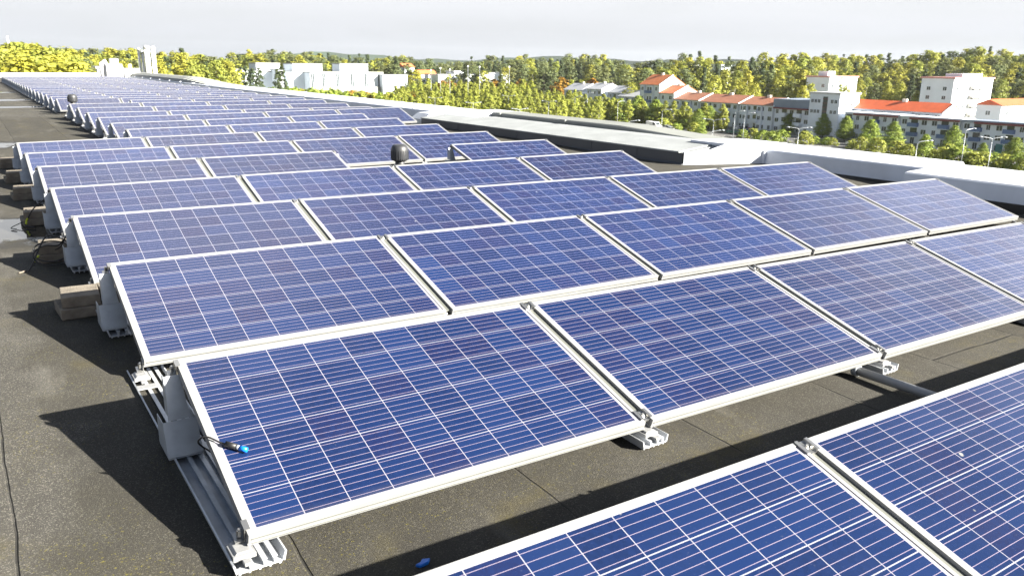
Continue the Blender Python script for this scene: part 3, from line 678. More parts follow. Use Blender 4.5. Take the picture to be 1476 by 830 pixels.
def crown_mesh(kind, h, z0, rad, prof, nclump, nq, qs, seed, leaf, bark, trunk_r, squash=.7, clr=.16, trunk=True):
    rnd = random.Random(seed); mb = MB(); tint = []
    def quad(p, nrm, s):
        u = nrm.orthogonal().normalized(); v = nrm.cross(u); a = rnd.uniform(0, 6.28); u, v = cos(a)*u+sin(a)*v, -sin(a)*u+cos(a)*v
        k = rnd.uniform(.6, 1.2)*s
        mb.face([p-u*k-v*k*.3, p+u*k*.2-v*k*.7, p+u*k+v*k*.2, p-u*k*.1+v*k*.7], 0)
    for c in range(nclump):
        t = (c+.5)/nclump; t = min(.995, max(0.01, t+rnd.uniform(-.05, .05)))
        # denser low in the crown
        t = t**1.15; R_ = rad*prof(t); a = rnd.uniform(0, 6.28); q = rnd.uniform(.25, 1.0)**.5
        R_ *= rnd.uniform(.82, 1.12)
        cen = Vector((R_*q*cos(a), R_*q*sin(a), z0+(h-z0)*t)); cr = rad*clr*rnd.uniform(.7, 1.5)*(1.0 if R_ > rad*.3 else .7); tb = rnd.random()
        for k in range(nq):
            d = Vector((rnd.gauss(0, 1), rnd.gauss(0, 1), rnd.gauss(0, 1))).normalized(); p = cen+Vector((d.x, d.y, d.z*squash))*cr*rnd.uniform(.5, 1.15)
            outw = Vector((p.x, p.y, (p.z-(z0+(h-z0)*.4))*.5)); nrm = (d+outw.normalized()*.8+Vector((0, 0, .3))+Vector((rnd.gauss(0, .5), rnd.gauss(0, .5), rnd.gauss(0, .5)))).normalized()
            quad(p, nrm, qs); tint.append(min(1, max(0, tb*.75+rnd.random()*.35)))
    leafn = len(mb.f)
    if trunk:
        mb2 = MB()
    def tr(mb2, mi):
        top = h*.82; pts = [(rnd.uniform(-.02, .02)*h*k/6, rnd.uniform(-.02, .02)*h*k/6, top*k/6) for k in range(7)]
        mb2.tube(pts, trunk_r, 6, mi, trunk_r*.25)
        for k in range(7):
            zb = z0*.7+(top-z0*.7)*(k+.3)/8; a = rnd.uniform(0, 6.28); l = rad*prof(max(.05, min(.95, (zb-z0)/(h-z0)+.15)))*.75
            mb2.tube([(0, 0, zb), (l*.5*cos(a), l*.5*sin(a), zb+l*.3), (l*cos(a), l*sin(a), zb+l*.7)], trunk_r*.38, 5, mi, trunk_r*.08)
    def addtint(me, n):
        at = me.attributes.new('tint', 'FLOAT', 'FACE'); at.data.foreach_set('value', tint+[0]*(len(me.polygons)-n))
    if trunk:
        m2 = MB(); tr(m2, 0); mt = m2.mesh('trunk', bark); mc = mb.mesh('crown', leaf); addtint(mc, leafn); return mc, mt
    tr(mb, 1); me = mb.mesh(kind, [leaf, bark]); addtint(me, leafn); return me
egg = lambda t: (math.sin(pi*min(1, t*.93+.09))**.75)*(1-.35*t)
cone = lambda t: (1-t)**.7*.95+.07 if t > .15 else .55+t*2.3
tall = lambda t: math.sin(pi*(t*.9+.08))**.6
pinep = lambda t: .35+.65*math.sin(pi*min(1, t*.85+.1)) if t < .9 else .4
spru = lambda t: (1-t)*.95+.05
V = {}
for s in range(4):
    V['birch', s] = crown_mesh('birch_tree', 19, 3.0, 3.5+.4*(s % 2), tall, 110, 24, .36, 100+s, LF['birch'], M_bbark, .2, clr=.27, trunk=False)
    V['pine', s] = crown_mesh('pine_tree', 20, 5.5, 3.3, pinep, 100, 24, .34, 200+s, LF['pine'], M_bark, .25, squash=.6, clr=.28, trunk=False)
    V['young', s] = crown_mesh('young_birch', 8, .5, 1.7+.2*(s % 2), egg, 80, 22, .20, 400+s, LF['young'], M_bbark, .09, clr=.26, trunk=False)
for s in range(3):
    V['spruce', s] = crown_mesh('spruce_tree', 20, 1.5, 3.0, spru, 110, 22, .34, 300+s, LF['dark'], M_bark, .25, squash=.6, clr=.24, trunk=False)
    V['linden', s] = crown_mesh('linden_tree', 10, 1.5, 3.0, cone, 170, 30, .19, 500+s, LF['linden'], M_bark, .16, clr=.24)
    V['poplar', s] = crown_mesh('poplar_tree', 14, 1.0, 1.5, tall, 110, 26, .26, 600+s, LF['dark'], M_bark, .18, clr=.3, trunk=False)
    V['shrub', s] = crown_mesh('shrub', 3.4, .1, 2.0, lambda t: (1-t)**.45, 60, 18, .19, 700+s, LF['young'], M_bark, .05, clr=.22, trunk=False)
V['orange', 0] = crown_mesh('maple_tree', 9, 1.5, 3.2, egg, 80, 15, .4, 800, LF['orange'], M_bark, .16, trunk=False)
V['oshrub', 0] = crown_mesh('shrub', 3.6, .1, 2.1, lambda t: (1-t)**.45, 50, 16, .22, 801, LF['orange'], M_bark, .05, clr=.22, trunk=False)
V['dshrub', 0] = crown_mesh('shrub', 3.6, .1, 2.3, lambda t: (1-t)**.45, 60, 16, .22, 802, LF['linden'], M_bark, .05, clr=.22, trunk=False)
NM = dict(birch='birch_tree', pine='pine_tree', young='young_birch', spruce='spruce_tree', poplar='poplar_tree', shrub='shrub', orange='maple_tree', oshrub='shrub', dshrub='shrub')
HT = dict(birch=19, pine=20, young=8, spruce=20, linden=10, poplar=14, shrub=3.4, orange=9, oshrub=3.6, dshrub=3.6)
def plant(kind, x, y, h, label, cat='tree', group=None, wide=1.0):
    ks = [k for k in V if k[0] == kind]; k = random.choice(ks); s = h/HT[kind]
    o = bpy.data.objects.new(NM[kind], V[k]); col.objects.link(o); o.location = (x, y, ground(x, y)-.1); o.rotation_euler = (0, 0, random.uniform(0, 6.28))
    w_ = s*wide*random.uniform(.92, 1.1); o.scale = (w_, w_, s); return tag(o, label, cat, group)
def linden(x, y, h, label, group, base=None):
    s = random.randrange(3); mc, mt = V['linden', s]
    e = empty('linden_tree', (x, y, ground(x, y)-.05), random.uniform(0, 6.28)); sc_ = h/10; e.scale = (sc_*1.55*random.uniform(.9, 1.1),)*2+(sc_,)
    for nme, me in (('crown', mc), ('trunk', mt)):
        o = bpy.data.objects.new(nme, me); col.objects.link(o); o.parent = e
    return tag(e, label, 'tree', group)
def hz(px): return 83+px*.0122
def interp(tab, x):
    for (a, b), (c, d) in zip(tab, tab[1:]):
        if a <= x <= c: return b+(d-b)*(x-a)/(c-a)
    return tab[0][1] if x < tab[0][0] else tab[-1][1]
SKY = [(-200, 68), (0, 70), (40, 66), (80, 67), (115, 72), (140, 73), (200, 72), (260, 76), (300, 77), (345, 80), (370, 76), (420, 74), (465, 77), (500, 82), (560, 84), (600, 84), (640, 88), (655, 90),
       (690, 84), (730, 82), (765, 82), (800, 84), (845, 79), (870, 84), (895, 93), (920, 90), (945, 88), (975, 78), (1000, 80), (1020, 88), (1050, 85), (1075, 80), (1100, 82), (1130, 80), (1170, 79), (1220, 80),
       (1260, 80), (1300, 77), (1340, 75), (1380, 71), (1400, 73), (1440, 75), (1500, 72), (1800, 75)]
def along(px, D):
    d = bp_ray(px, 300); d = Vector((d.x, d.y)).normalized(); return CAM.x+d.x*D, CAM.y+d.y*D
def topz(px, py, D): # height seen at pixel row py at horizontal distance D
    d = bp_ray(px, py); return CAM.z+d.z*D/math.hypot(d.x, d.y)
def region(px):
    if px < 145: return 'behind the far left end of the roof'
    if px < 330: return 'beyond the white stacks at the far end of the roof'
    if px < 600: return 'behind the white flat-roofed complex'
    if px < 820: return 'behind the belt of young birches'
    if px < 1000: return 'behind the tall gabled end of the terrace'
    if px < 1160: return 'behind the brown-roofed terrace'
    if px < 1330: return 'on the slope behind the red-roofed terrace'
    return 'on the ridge at the far right'
bands = [  # px0, px1, [(D, lower by px)], spacing px, birch share
    (-120, 140, [(150, 18), (175, 8), (200, 3), (235, 0)], 15, .86),
    (140, 345, [(300, 12), (330, 5), (370, 1)], 12, .6),
    (345, 590, [(470, 6), (500, 2), (540, 0)], 11, .35),
    (560, 900, [(430, 14), (460, 7), (500, 2), (550, 0)], 12, .22),
    (890, 1160, [(330, 24), (360, 12), (400, 4), (440, 0)], 14, .55),
    (1150, 1640, [(410, 36), (435, 22), (460, 11), (490, 3), (520, 0)], 15, .6)]
cnt = {}
for (p0, p1, rows, sp_, bs) in bands:
    for (D, low) in rows:
        px = p0+random.uniform(0, sp_)
        while px < p1:
            D_ = D+random.uniform(-12, 12); x, y = along(px, D_)
            h = topz(px, interp(SKY, px)+low+random.uniform(-4, 5.5), D_)-ground(x, y)
            if h > 6:
                kd = 'birch' if random.random() < bs*1.1 else ('pine' if random.random() < .72 else 'spruce')
                if px < 120 and low > 10 and random.random() < .3: kd = 'orange'; h *= .8
                h = min(h, 31)
                if kd == 'spruce' : h += 1
                lab = {'birch': 'yellow autumn birch ', 'pine': 'dark green pine ', 'spruce': 'dark pointed spruce ', 'orange': 'orange-leaved tree '}[kd]+region(px)
                if cnt.get(kd, 0) < 295:
                    cnt[kd] = cnt.get(kd, 0)+1
                    plant(kd, x, y, h, lab, 'tree', lab.replace('autumn birch', 'autumn birches').replace('pine', 'pines').replace('spruce', 'spruces').replace('tree ', 'trees '), wide=random.uniform(.85, 1.25)*{'birch': 1.2, 'pine': 1.25}.get(kd, 1.1)*(1.0 if h < 22 else .85))
            px += sp_*random.uniform(.65, 1.35)
for px, t, D in ((1189, 112, 322), (1200, 126, 318), (1060, 124, 300), (1073, 120, 302), (1140, 124, 300), (1150, 120, 305), (1322, 128, 322), (1338, 134, 318), (1258, 122, 318), (1275, 118, 322), (1300, 130, 316), (1448, 150, 290)):
    x, y = along(px, D); plant('birch', x, y, topz(px, t, D)-ground(x, y), 'bright yellow birch standing alone just behind the terrace roofs', 'tree', 'bright yellow birches just behind the terrace roofs', wide=.9)
# belt of young birches in front of the car park
for (D, p0, p1, tp, sp_) in ((262, 585, 860, 146, 11), (285, 560, 880, 140, 10), (315, 575, 880, 133, 10), (350, 600, 830, 126, 10), (385, 600, 760, 120, 12)):
    px = p0
    while px < p1:
        D_ = D+random.uniform(-9, 9); x, y = along(px, D_); h = max(4, min(11, topz(px, tp+random.uniform(-7, 5)+(px-720)*.04, D_)-G0))
        nd = 'nearest rows' if D < 300 else 'back rows'
        plant('young', x, y, h, 'slender yellow-green young birch in the %s of the belt beyond the parapet' % nd, 'tree', 'young birches, %s of the belt' % nd, wide=1.2)
        px += sp_*random.uniform(.6, 1.1)
for (D, p0, p1, tp, sp_) in ((415, 590, 750, 117, 13), (400, 735, 880, 116, 14)):
    px = p0
    while px < p1:
        x, y = along(px, D+random.uniform(-8, 8)); h = max(5, topz(px, tp+random.uniform(-5, 3), D)-G0); kd = random.choice(['young', 'orange', 'young', 'pine', 'poplar'])
        plant(kd, x, y, h, {'young': 'green leafy tree', 'orange': 'rusty orange tree', 'pine': 'dark low pine', 'poplar': 'dark slim tree'}[kd]+' behind the young birch belt', 'tree', 'mixed trees behind the young birch belt, '+kd, wide=1.5)
        px += sp_*random.uniform(.7, 1.2)
# shrubs below the white complex
for k in range(50):
    px = 395+k*4.4+random.uniform(-3, 3); D = random.choice((330, 355, 380)); x, y = along(px, D); kd = random.choice(['oshrub', 'dshrub', 'shrub', 'dshrub'])
    plant(kd, x, y, max(2.5, topz(px, 129+random.uniform(-3, 3)+(px-400)*.03, D)-G0), {'oshrub': 'orange autumn shrub', 'dshrub': 'green shrub', 'shrub': 'yellow-green shrub'}[kd]+' in the planting below the white complex', 'shrub',
          {'oshrub': 'orange', 'dshrub': 'green', 'shrub': 'yellow-green'}[kd]+' shrubs below the white complex')
# poplars by the complex
for i, (px, t) in enumerate(((345, 97), (351, 95), (362, 97), (369, 95), (378, 99), (387, 98), (412, 100), (418, 96), (309, 97), (299, 99), (292, 101))):
    x, y = along(px, 335); plant('poplar', x, y, topz(px, t, 335)-G0, 'dark columnar poplar standing before the left wing of the white complex' if px > 320 else 'dark columnar poplar left of the white complex', 'tree',
                                 'columnar poplars by the white complex' if px > 320 else 'columnar poplars left of the white complex', wide=.95)
# lindens along the terrace: (px, top y, base y)
LN = [(872, 150, 178), (893, 143, 180), (918, 139, 178), (943, 144, 181), (967, 143, 173), (990, 152, 178), (1005, 158, 190), (1021, 153, 186), (1031, 152, 178), (1051, 154, 184), (1137, 164, 194),
      (1185, 165, 199), (1217, 168, 204), (1252, 173, 210), (1285, 176, 215), (1370, 182, 224), (1331, 194, 224), (1415, 206, 228), (1458, 199, 238), (1500, 205, 246), (850, 155, 176), (830, 152, 172)]
NOTE = ['left of the street lamp', 'before the white gabled houses', 'below the tall gabled house', 'below the orange-roofed gable', 'before the brown-roofed terrace, with a broad crown', 'beside the low bushes', 'in the middle of the terrace', 'by the white parked car',
        'small, against the brown-roofed terrace', 'beside the row of parked cars', 'before the blue-grey flat-roofed block', 'before the arch of the tower block', 'just right of the arch', 'before the first red-banded facade', 'before the blue balconies',
        'tallest, before the second red-banded facade', 'small, beside the curved lamp', 'small, by the white van', 'broad, nearest the right edge of the picture', 'outermost right', 'by the white houses', 'leftmost by the white houses']
for i, (px, t, b_) in enumerate(LN):
    p = onz(px, b_, G0); D = math.hypot(p.x-CAM.x, p.y-CAM.y); h = topz(px, t, D)-G0
    linden(p.x, p.y, h, 'conical green linden '+NOTE[i], 'lindens along the street by the terrace')
for i in range(46):
    px = random.uniform(855, 1040) if i < 34 else random.uniform(1040, 1130); p = onz(px, random.uniform(170, 180)+(px-855)*.035, G0); D = math.hypot(p.x-CAM.x, p.y-CAM.y)
    if p.x > 196: p.x = 196-random.uniform(0, 5)
    plant('young', p.x, p.y, random.uniform(5, 8.5), 'small leafy yellow-green tree at the edge of the car park below the terrace', 'tree', 'small trees at the car park edge', wide=1.25)
# yellow-green shrubs in front
SH = [(1085, 200, 1), (1098, 203, 1), (1112, 206, 1.1), (1125, 206, 1.2), (1160, 208, 1.2), (1175, 207, .7), (1190, 209, .7), (1200, 210, .7), (1228, 214, .8), (1240, 216, 1.1), (1262, 222, 1.3), (1292, 226, 1.3), (1308, 228, 1.1),
      (1330, 232, 1.0), (1345, 235, 1.0), (1365, 238, 1.5), (1378, 240, 1.5), (1400, 243, 1.2), (1412, 243, 1.2), (1432, 240, 1.0), (1445, 245, 1.1), (1460, 246, 1.1), (1478, 248, 1.2), (985, 186, 1.1), (975, 190, .9), (1000, 192, 1.1), (1010, 194, .9), (955, 186, 1.2), (1070, 198, .8)]
for i, (px, b_, s) in enumerate(SH):
    p = onz(px, b_, G0); a = 'before the brown-roofed terrace' if px < 1080 else ('between parapet and the flat-roofed block' if px < 1215 else ('above the parapet before the red-banded terrace' if px < 1350 else 'above the parapet near the right edge'))
    plant(random.choice(['shrub', 'shrub', 'dshrub']), p.x, p.y, 2.9*s, 'rounded yellow-green bush '+a, 'bush', 'yellow-green bushes '+a, wide=1.35)

# ---------------------------------------------------------------- buildings
M_bw = simple('white_render', (.64, .69, .76), .85, var=.06, scale=.3); M_bw2 = simple('cream_render', (.62, .58, .53), .85, var=.06, scale=.3)
M_or = simple('orange_tiles', (.42, .13, .045), .8, var=.2, scale=1.2); M_br = simple('brown_tiles', (.26, .105, .06), .8, var=.2, scale=1.2); M_rd = simple('red_sheet_roof', (.48, .095, .03), .6, var=.12, scale=.6)
M_drd = simple('dark_red_trim', (.14, .015, .02), .5); M_bb = simple('blue_balcony', (.09, .15, .30), .6); M_gb = simple('blue_grey_cladding', (.17, .21, .28), .6, var=.08, scale=.4)
M_pk = simple('pink_sheet_roof', (.45, .22, .20), .6); M_glass, _N, _L, _b = mat('window_glass'); _b.inputs['Base Color'].default_value = (.035, .045, .05, 1); _b.inputs['Roughness'].default_value = .12
M_lamp = simple('pale_lamp_head', (.22, .24, .27), .4)
M_teal = simple('teal_door', (.02, .16, .17), .5); M_mtl = simple('pale_metal_roof', (.42, .43, .46), .5, .3)
def win_mesh(w_, h_, ax):   # window centred on origin, facing -x (ax 'x') or -y
    mb = MB(); t = .09
    def bx(a0, a1, z0, z1, d0, d1, m):
        if ax == 'x': mb.box(d0, d1, a0, a1, z0, z1, m)
        else: mb.box(a0, a1, d0, d1, z0, z1, m)
    W, H = w_/2, h_/2
    bx(-W, W, -H, -H+t, -.07, .02, 0); bx(-W, W, H-t, H, -.07, .02, 0); bx(-W, -W+t, -H+t, H-t, -.07, .02, 0); bx(W-t, W, -H+t, H-t, -.07, .02, 0)
    bx(-.035, .035, -H+t, H-t, -.06, .02, 0); bx(-W+t, W-t, -H+t, H-t, -.025, .02, 1)
    return mb.mesh('window', [M_bw, M_glass])
WM = {}
def window(par, x, y, z, w_=1.5, h_=1.4, ax='x'):
    k = (w_, h_, ax)
    if k not in WM: WM[k] = win_mesh(w_, h_, ax)
    o = bpy.data.objects.new('window', WM[k]); col.objects.link(o); o.parent = par; o.location = (x, y, z)
BM = {}
def balcony(par, x, y, z, w_=3.6, m=None):
    m = m or M_bb
    k = (w_, m.name)
    if k not in BM:
        mb = MB(); mb.box(-1.3, 0, -w_/2, w_/2, -.12, 0, 1); mb.box(-1.3, -1.22, -w_/2, w_/2, .0, 1.0, 0)
        for s in (-1, 1): mb.box(-1.22, 0, s*w_/2, s*(w_/2-.08), .0, 1.0, 0)
        mb.box(-.03, 0.01, -w_/2+.3, w_/2-.3, .05, 2.1, 2)
        BM[k] = mb.mesh('balcony', [m, M_bw, M_glass])
    o = bpy.data.objects.new('balcony', BM[k]); col.objects.link(o); o.parent = par; o.location = (x, y, z)
X0 = 205.0
def block_house(y0, y1, eave, ridge, depth, roofm, label, cat='apartment house', name='terraced_house', X=X0, storeys=3, base=G0, bal=(), wallm=None, gable=True, mono=False, balm=None, wy=3.0, skip=()):
    """y0 > y1: y0 is the far (left) end. facade faces -x, gable ends face -y."""
    wallm = wallm or M_bw
    e = empty(name, (X, y1, base)); W = y0-y1; H = eave-base; RH = ridge-base
    mb = MB(); 
    if gable:
        rx = depth*.5 if not mono else depth*.75
        mb.prism([(0, -.5), (0, H), (rx, RH-.12), (depth, H), (depth, -.5)], 0, W)
    else: mb.box(0, depth, 0, W, -.5, H)
    mb.build('wall', wallm, e)
    mb = MB()
    if gable:
        t = .22
        mb.prism([(-.55, H-.22), (-.55, H-.02), (rx, RH+.12), (rx, RH-.10)], -.15, W+.1); mb.prism([(rx+.002, RH-.10), (rx+.002, RH+.12), (depth+.5, H-.02), (depth+.5, H-.22)], -.15, W+.1)
    else: mb.box(-.25, depth+.25, -.2, W+.2, H+.002, RH)
    rf = mb.build('roof', roofm, e)
    if gable:
        cb_ = MB(); cb_.box(rx-.5, rx+.3, W*.5-.6, W*.5+.6, RH-.6, RH+.7); cb_.build('chimney', M_bw2, rf)
        vg = MB(); vg.prism([(-.6, H-.30), (-.6, H+.08), (rx, RH+.24), (rx, RH-.20)], -.42, -.151); vg.build('verge_board', M_bw, rf)
    gt = MB(); gt.box(-.62 if gable else -.30, -.50 if gable else -.26, -.1, W+.05, H-.24, H-.10); gt.build('gutter', M_galv, rf)
    for yy in (.12, W-.25):
        dp = MB(); dp.tube([(-.09, yy, 0), (-.09, yy, H-.25)], .06, 6); dp.build('downpipe', M_galv, e)
    pl = MB(); pl.box(-.03, -.001, 0, W, -.4, .7); pl.build('plinth', M_gpar, e)
    if W > 9 and gable:
        for fy in (.3, .72):
            bay = MB(); bay.box(-.5, -.001, W*fy, W*fy+2.0, 0, H-.4); bay.build('bay', wallm, e)
            for ss in range(storeys): window(e, -.501, W*fy+1.0, H/storeys*ss+H/storeys*.55, 1.2, 1.3)
    sh = H/storeys; n = max(1, int(W/wy))
    for s in range(storeys):
        z = sh*s+sh*.55
        for k in range(n):
            yy = W*(k+.5)/n
            if k in bal:
                if s > 0: balcony(e, -.001, yy, sh*s+.15, min(3.6, W/n*.9), balm)
                else: window(e, -.001, yy, z, 1.2, 1.9)
            else: window(e, -.001, yy, z, 1.5 if (k+s) % 3 else 1.1, 1.35)
    # gable windows
    if depth > 6:
        for s in range(1, storeys): window(e, depth*.5, -.001, sh*s+sh*.5, 1.2, 1.3, 'y')
    tag(e, label, cat); return e
B = block_house
B(223.9, 213.8, -5.1, -1.8, 12, M_or, 'tall white gabled house with orange roof at the left end of the terrace', storeys=4, bal=(1,), wy=2.6)
B(213.7, 206.3, -7.8, -5.2, 12, M_or, 'narrow white house with small orange roof stepping down from the tallest gable', storeys=3, wy=2.5)
B(206.2, 194.5, -9.6, -7.4, 12, M_br, 'white terraced house with brown roof, first after the orange roofs', storeys=3, bal=(1, 3), wy=2.6, balm=M_bw)
B(194.4, 177.4, -9.85, -7.6, 12, M_br, 'white terraced house with brown roof, widest and in the middle', storeys=3, bal=(1, 4), wy=2.6, balm=M_bw)
B(177.3, 163.6, -9.9, -7.8, 12, M_br, 'white terraced house with brown roof, next to the blue-grey flat roof', storeys=3, bal=(2,), wy=2.6, balm=M_bw)
e = B(163.5, 150.3, -10.3, -7.8, 13, M_gb, 'white block with set-back blue-grey flat top storey and dark red band', storeys=3, gable=False, bal=(1, 3), wy=2.6, balm=M_bw)
mb = MB(); mb.box(-1.3, -.28, .4, 12.6, 7.35, 7.75); mb.build('canopy', M_drd, e)
# tower block with arch
e = empty('tower_block', (204.0, 140.4, G0)); tag(e, 'white office tower with dark vertical window strip above a rounded archway', 'office block')
mb = MB(); H = 12.2
mb.box(0, 9, 6.5, 9.9, -.5, H); mb.box(0, 9, .0, .9, -.5, H); mb.box(0, 9, .9, 6.5, 5.4, H)
arc = [(.9, 5.4)]+[(3.7-2.8*cos(pi*k/10), 2.6+2.7*sin(pi*k/10)) for k in range(11)]+[(6.5, 5.4)]
for k in range(1, len(arc)-2):
    a, b_ = arc[k], arc[k+1]; mb.prism([(a[0], a[1]), (a[0], 5.4), (b_[0], 5.4), (b_[0], b_[1])], 0, .8, axis='x')
mb.build('wall', M_bw, e)
mb = MB(); mb.box(-.3, 9.3, -.3, 10.2, H, H+.5); mb.build('roof', M_mtl, e)
mb = MB(); mb.box(-.08, -.001, 3.9, 5.4, 5.9, 11.5, 0); 
for k in range(5): mb.box(-.12, -.082, 3.85, 5.45, 6.2+k*1.15, 6.32+k*1.15, 1)
mb.build('window_strip', [M_glass, M_drd], e)
for s in range(2):
    for y in (1.2, 2.4, 6.7, 7.8, 8.9): window(e, -.001, y, 7.3+s*2.9, 1.0, 1.1)
for k in range(2): window(e, 2.6+k*3, -.001, 9.6, 1.3, 1.2, 'y')
# red-roofed long building behind, flat-roofed terrace in front
e = B(141.5, 114.5, -9.5, -7.3, 9, M_rd, 'long white block with bright red sheet roof behind the red-banded terrace', X=211, storeys=3, wy=2.6, name='apartment_block')
for i, (a, b_) in enumerate(((138.9, 122.6), (122.4, 106.2), (106.0, 88.0), (87.8, 70))):
    e = B(a, b_, -10.75-.1*i, -10.3-.1*i, 5.8, M_gb if i > 1 else M_bw, ['white flat-roofed terrace with dark red band, next to the archway', 'white flat-roofed terrace with dark red band in the middle of the right group',
           'white flat-roofed terrace with blue-grey roof at the right edge of the picture', 'white flat-roofed terrace outermost on the right'][i], storeys=3, gable=False, bal=(1, 4) if i == 1 else (2, 5), wy=2.55, balm=M_bb)
    W = a-b_; H = (-10.75-.1*i)-G0
    mb = MB(); mb.box(-.75, -.26, .3, W*.82, H-.35, H+.12); mb.build('eaves_band', M_drd, e)
    mb = MB(); mb.box(-.08, -.001, W*.42, W*.42+1.6, .0, 2.3); mb.build('door', M_teal, e)
# houses on the slope
def slab(px0, px1, pt, pb, D, depth, label, roofm, side=None, name='apartment_block', storeys=5, cat='apartment block', wallm=None, nw=4, flat=True):
    """block with its front facing -y, placed at horizontal distance D; its left flank faces -x"""
    pxm = (px0+px1)/2; x, y = along(pxm, D)
    a = ony(px0, pt, y); b_ = ony(px1, pt, y); zt = a.z; zb = max(ony(pxm, pb, y).z-3, -60); g = ground(x, y); zb = g
    e = empty(name, (a.x, y, zb)); W = b_.x-a.x; H = zt-zb
    mb = MB(); mb.box(0, W, 0, depth, -2, H); mb.build('wall', wallm or M_bw, e)
    mb = MB()
    if flat: mb.box(-.4, W+.4, -.4, depth+.4, H, H+.5)
    else: mb.prism([(-.5, H-.1), (depth*.5, H+depth*.22), (depth+.5, H-.1)], -.5, W+.5, axis='x')
    mb.build('roof', roofm, e)
    sh = 2.9; ns = int(H/sh)
    for s in range(max(0, ns-storeys), ns):
        for k in range(nw): window(e, W*(k+.5)/nw, -.001, sh*s+1.6, 1.4, 1.3, 'y')
        for k in range(int(depth/4)): window(e, -.001, depth*(k+.5)/int(depth/4), sh*s+1.6, 1.4, 1.3)
    tag(e, label, cat); return e
# block behind: flank -x shaded, front sunlit
e = slab(1196, 1236, 112, 135, 330, 9.5, 'white block of flats with pink roof edge behind the office tower', M_pk, storeys=3, nw=4)
mb = MB(); mb.box(3, 7, 3, 7, 0, 1.6); mb.v = [(x, y, z+(-e.location.z+ony(1196, 112, e.location.y).z)+.5) for x, y, z in mb.v]; mb.build('lift_housing', M_bw, e)
e = slab(1376, 1432, 114, 165, 330, 11, 'tall white block of flats with pink roof below the ridge at right', M_pk, storeys=6, nw=5)
W = ony(1432, 114, e.location.y).x-e.location.x; HH = ony(1376, 114, e.location.y).z-e.location.z
for s in range(5):
    mb = MB(); mb.box(W*.42, W*.72, -1.4, -.01, HH-3.2-s*2.9, HH-2.2-s*2.9); mb.build('balcony', M_bw2, e)
mb = MB(); mb.box(W*.5, W+.3, 4, 10, HH+.5, HH+1.6); mb.build('stair_tower', M_bw, e)
e = slab(1444, 1530, 152, 170, 300, 7, 'low white house with orange roof at the right edge below the ridge', M_rd, storeys=1, nw=5, flat=False, name='house', cat='house')
e = slab(1002, 1019, 93, 110, 425, 14, 'white high block showing between the trees behind the terrace, left one', M_bw, storeys=3, nw=2)
e = slab(1040, 1053, 95, 130, 400, 12, 'narrow white high block showing among the trees behind the terrace', M_bw, storeys=4, nw=2)
# white houses left of the terrace
for i, (ya, yb, ev, rg, X, lb) in enumerate(((292, 279, -9.2, -6.6, 222, 'leftmost pale house with metal roof before the tall gabled house'), (276, 266, -8.4, -6.1, 222, 'middle pale house with metal roof stepping up behind the lindens'),
                                         (262, 250, -9.4, -6.9, 222, 'pale house with metal roof half hidden by dark pines'), (246, 232, -10.2, -8, 214, 'pale house with metal roof nearest the tall gabled house'))):
    B(ya, yb, ev, rg, 11, M_mtl, lb, cat='house', name='house', X=X, storeys=3, wy=3)
# white flat-roofed complex (front faces -y)
def comp(parts, label, name='office_complex', Y=375, cat='office building'):
    a = ony(parts[0][0], parts[0][2], Y); e = empty(name, (a.x, Y, G0))
    for (p0, p1, t, dy, dep, nm, mt) in parts:
        A = ony(p0, t, Y+dy); Bq = ony(p1, t, Y+dy)
        mb = MB(); mb.box(A.x-a.x, Bq.x-a.x, dy, dy+dep, -1, A.z-G0, 0); mb.box(A.x-a.x-.25, Bq.x-a.x+.25, dy-.25, dy+dep+.25, A.z-G0+.002, A.z-G0+.45, 1); mb.build(nm, [mt, M_gpar], e)
    tag(e, label, cat); return e, a
e, a = comp([(447, 552, 105, 0, 14, 'wing', M_bw), (490, 530, 93, 6, 10, 'top_storey', M_bw), (552, 587, 109, -4, 9, 'annex', M_bw)], 'long white flat-roofed building with four tall window slots, right part of complex')
for px in (451, 467, 487, 508, 528, 547):
    p = ony(px, 116, 375); mb = MB(); mb.box(-.8, .8, -.07, -.002, -3.4, 3.0); mb.box(-.06, .06, -.12, -.071, -3.4, 3.0, 1); mb.build('window', [M_glass, M_bw], e, loc=(p.x-a.x, 0, p.z-G0))
mb = MB(); p = ony(552, 125, 375); mb.box(.3, p.x-a.x-.3, -1.5, -.13, 0, p.z-G0); mb.build('plinth', M_gpar, e)
e, a = comp([(422, 440, 104, 3, 12, 'wing', M_bw), (422, 464, 93, 10, 14, 'top_storey', M_bw)], 'white flat-roofed building with raised upper storey, middle part of complex', Y=380)
e, a = comp([(399, 408, 101, 0, 10, 'wing', M_bw), (369, 403, 92, 14, 12, 'top_storey', M_bw), (365, 398, 104, 8, 8, 'low_wing', M_bw)], 'white flat-roofed building behind the poplars, left of the middle wing', Y=378)
e, a = comp([(338, 358, 101, 0, 12, 'wing', M_bw), (333, 338, 99, 1, 12, 'stair_tower', M_bw)], 'small white flat-roofed building at the left end of the complex', Y=372)
for px in (342, 347, 352):
    p = ony(px, 110, 372); window(e, p.x-a.x, -.001, p.z-G0, 1.5, 1.3, 'y')
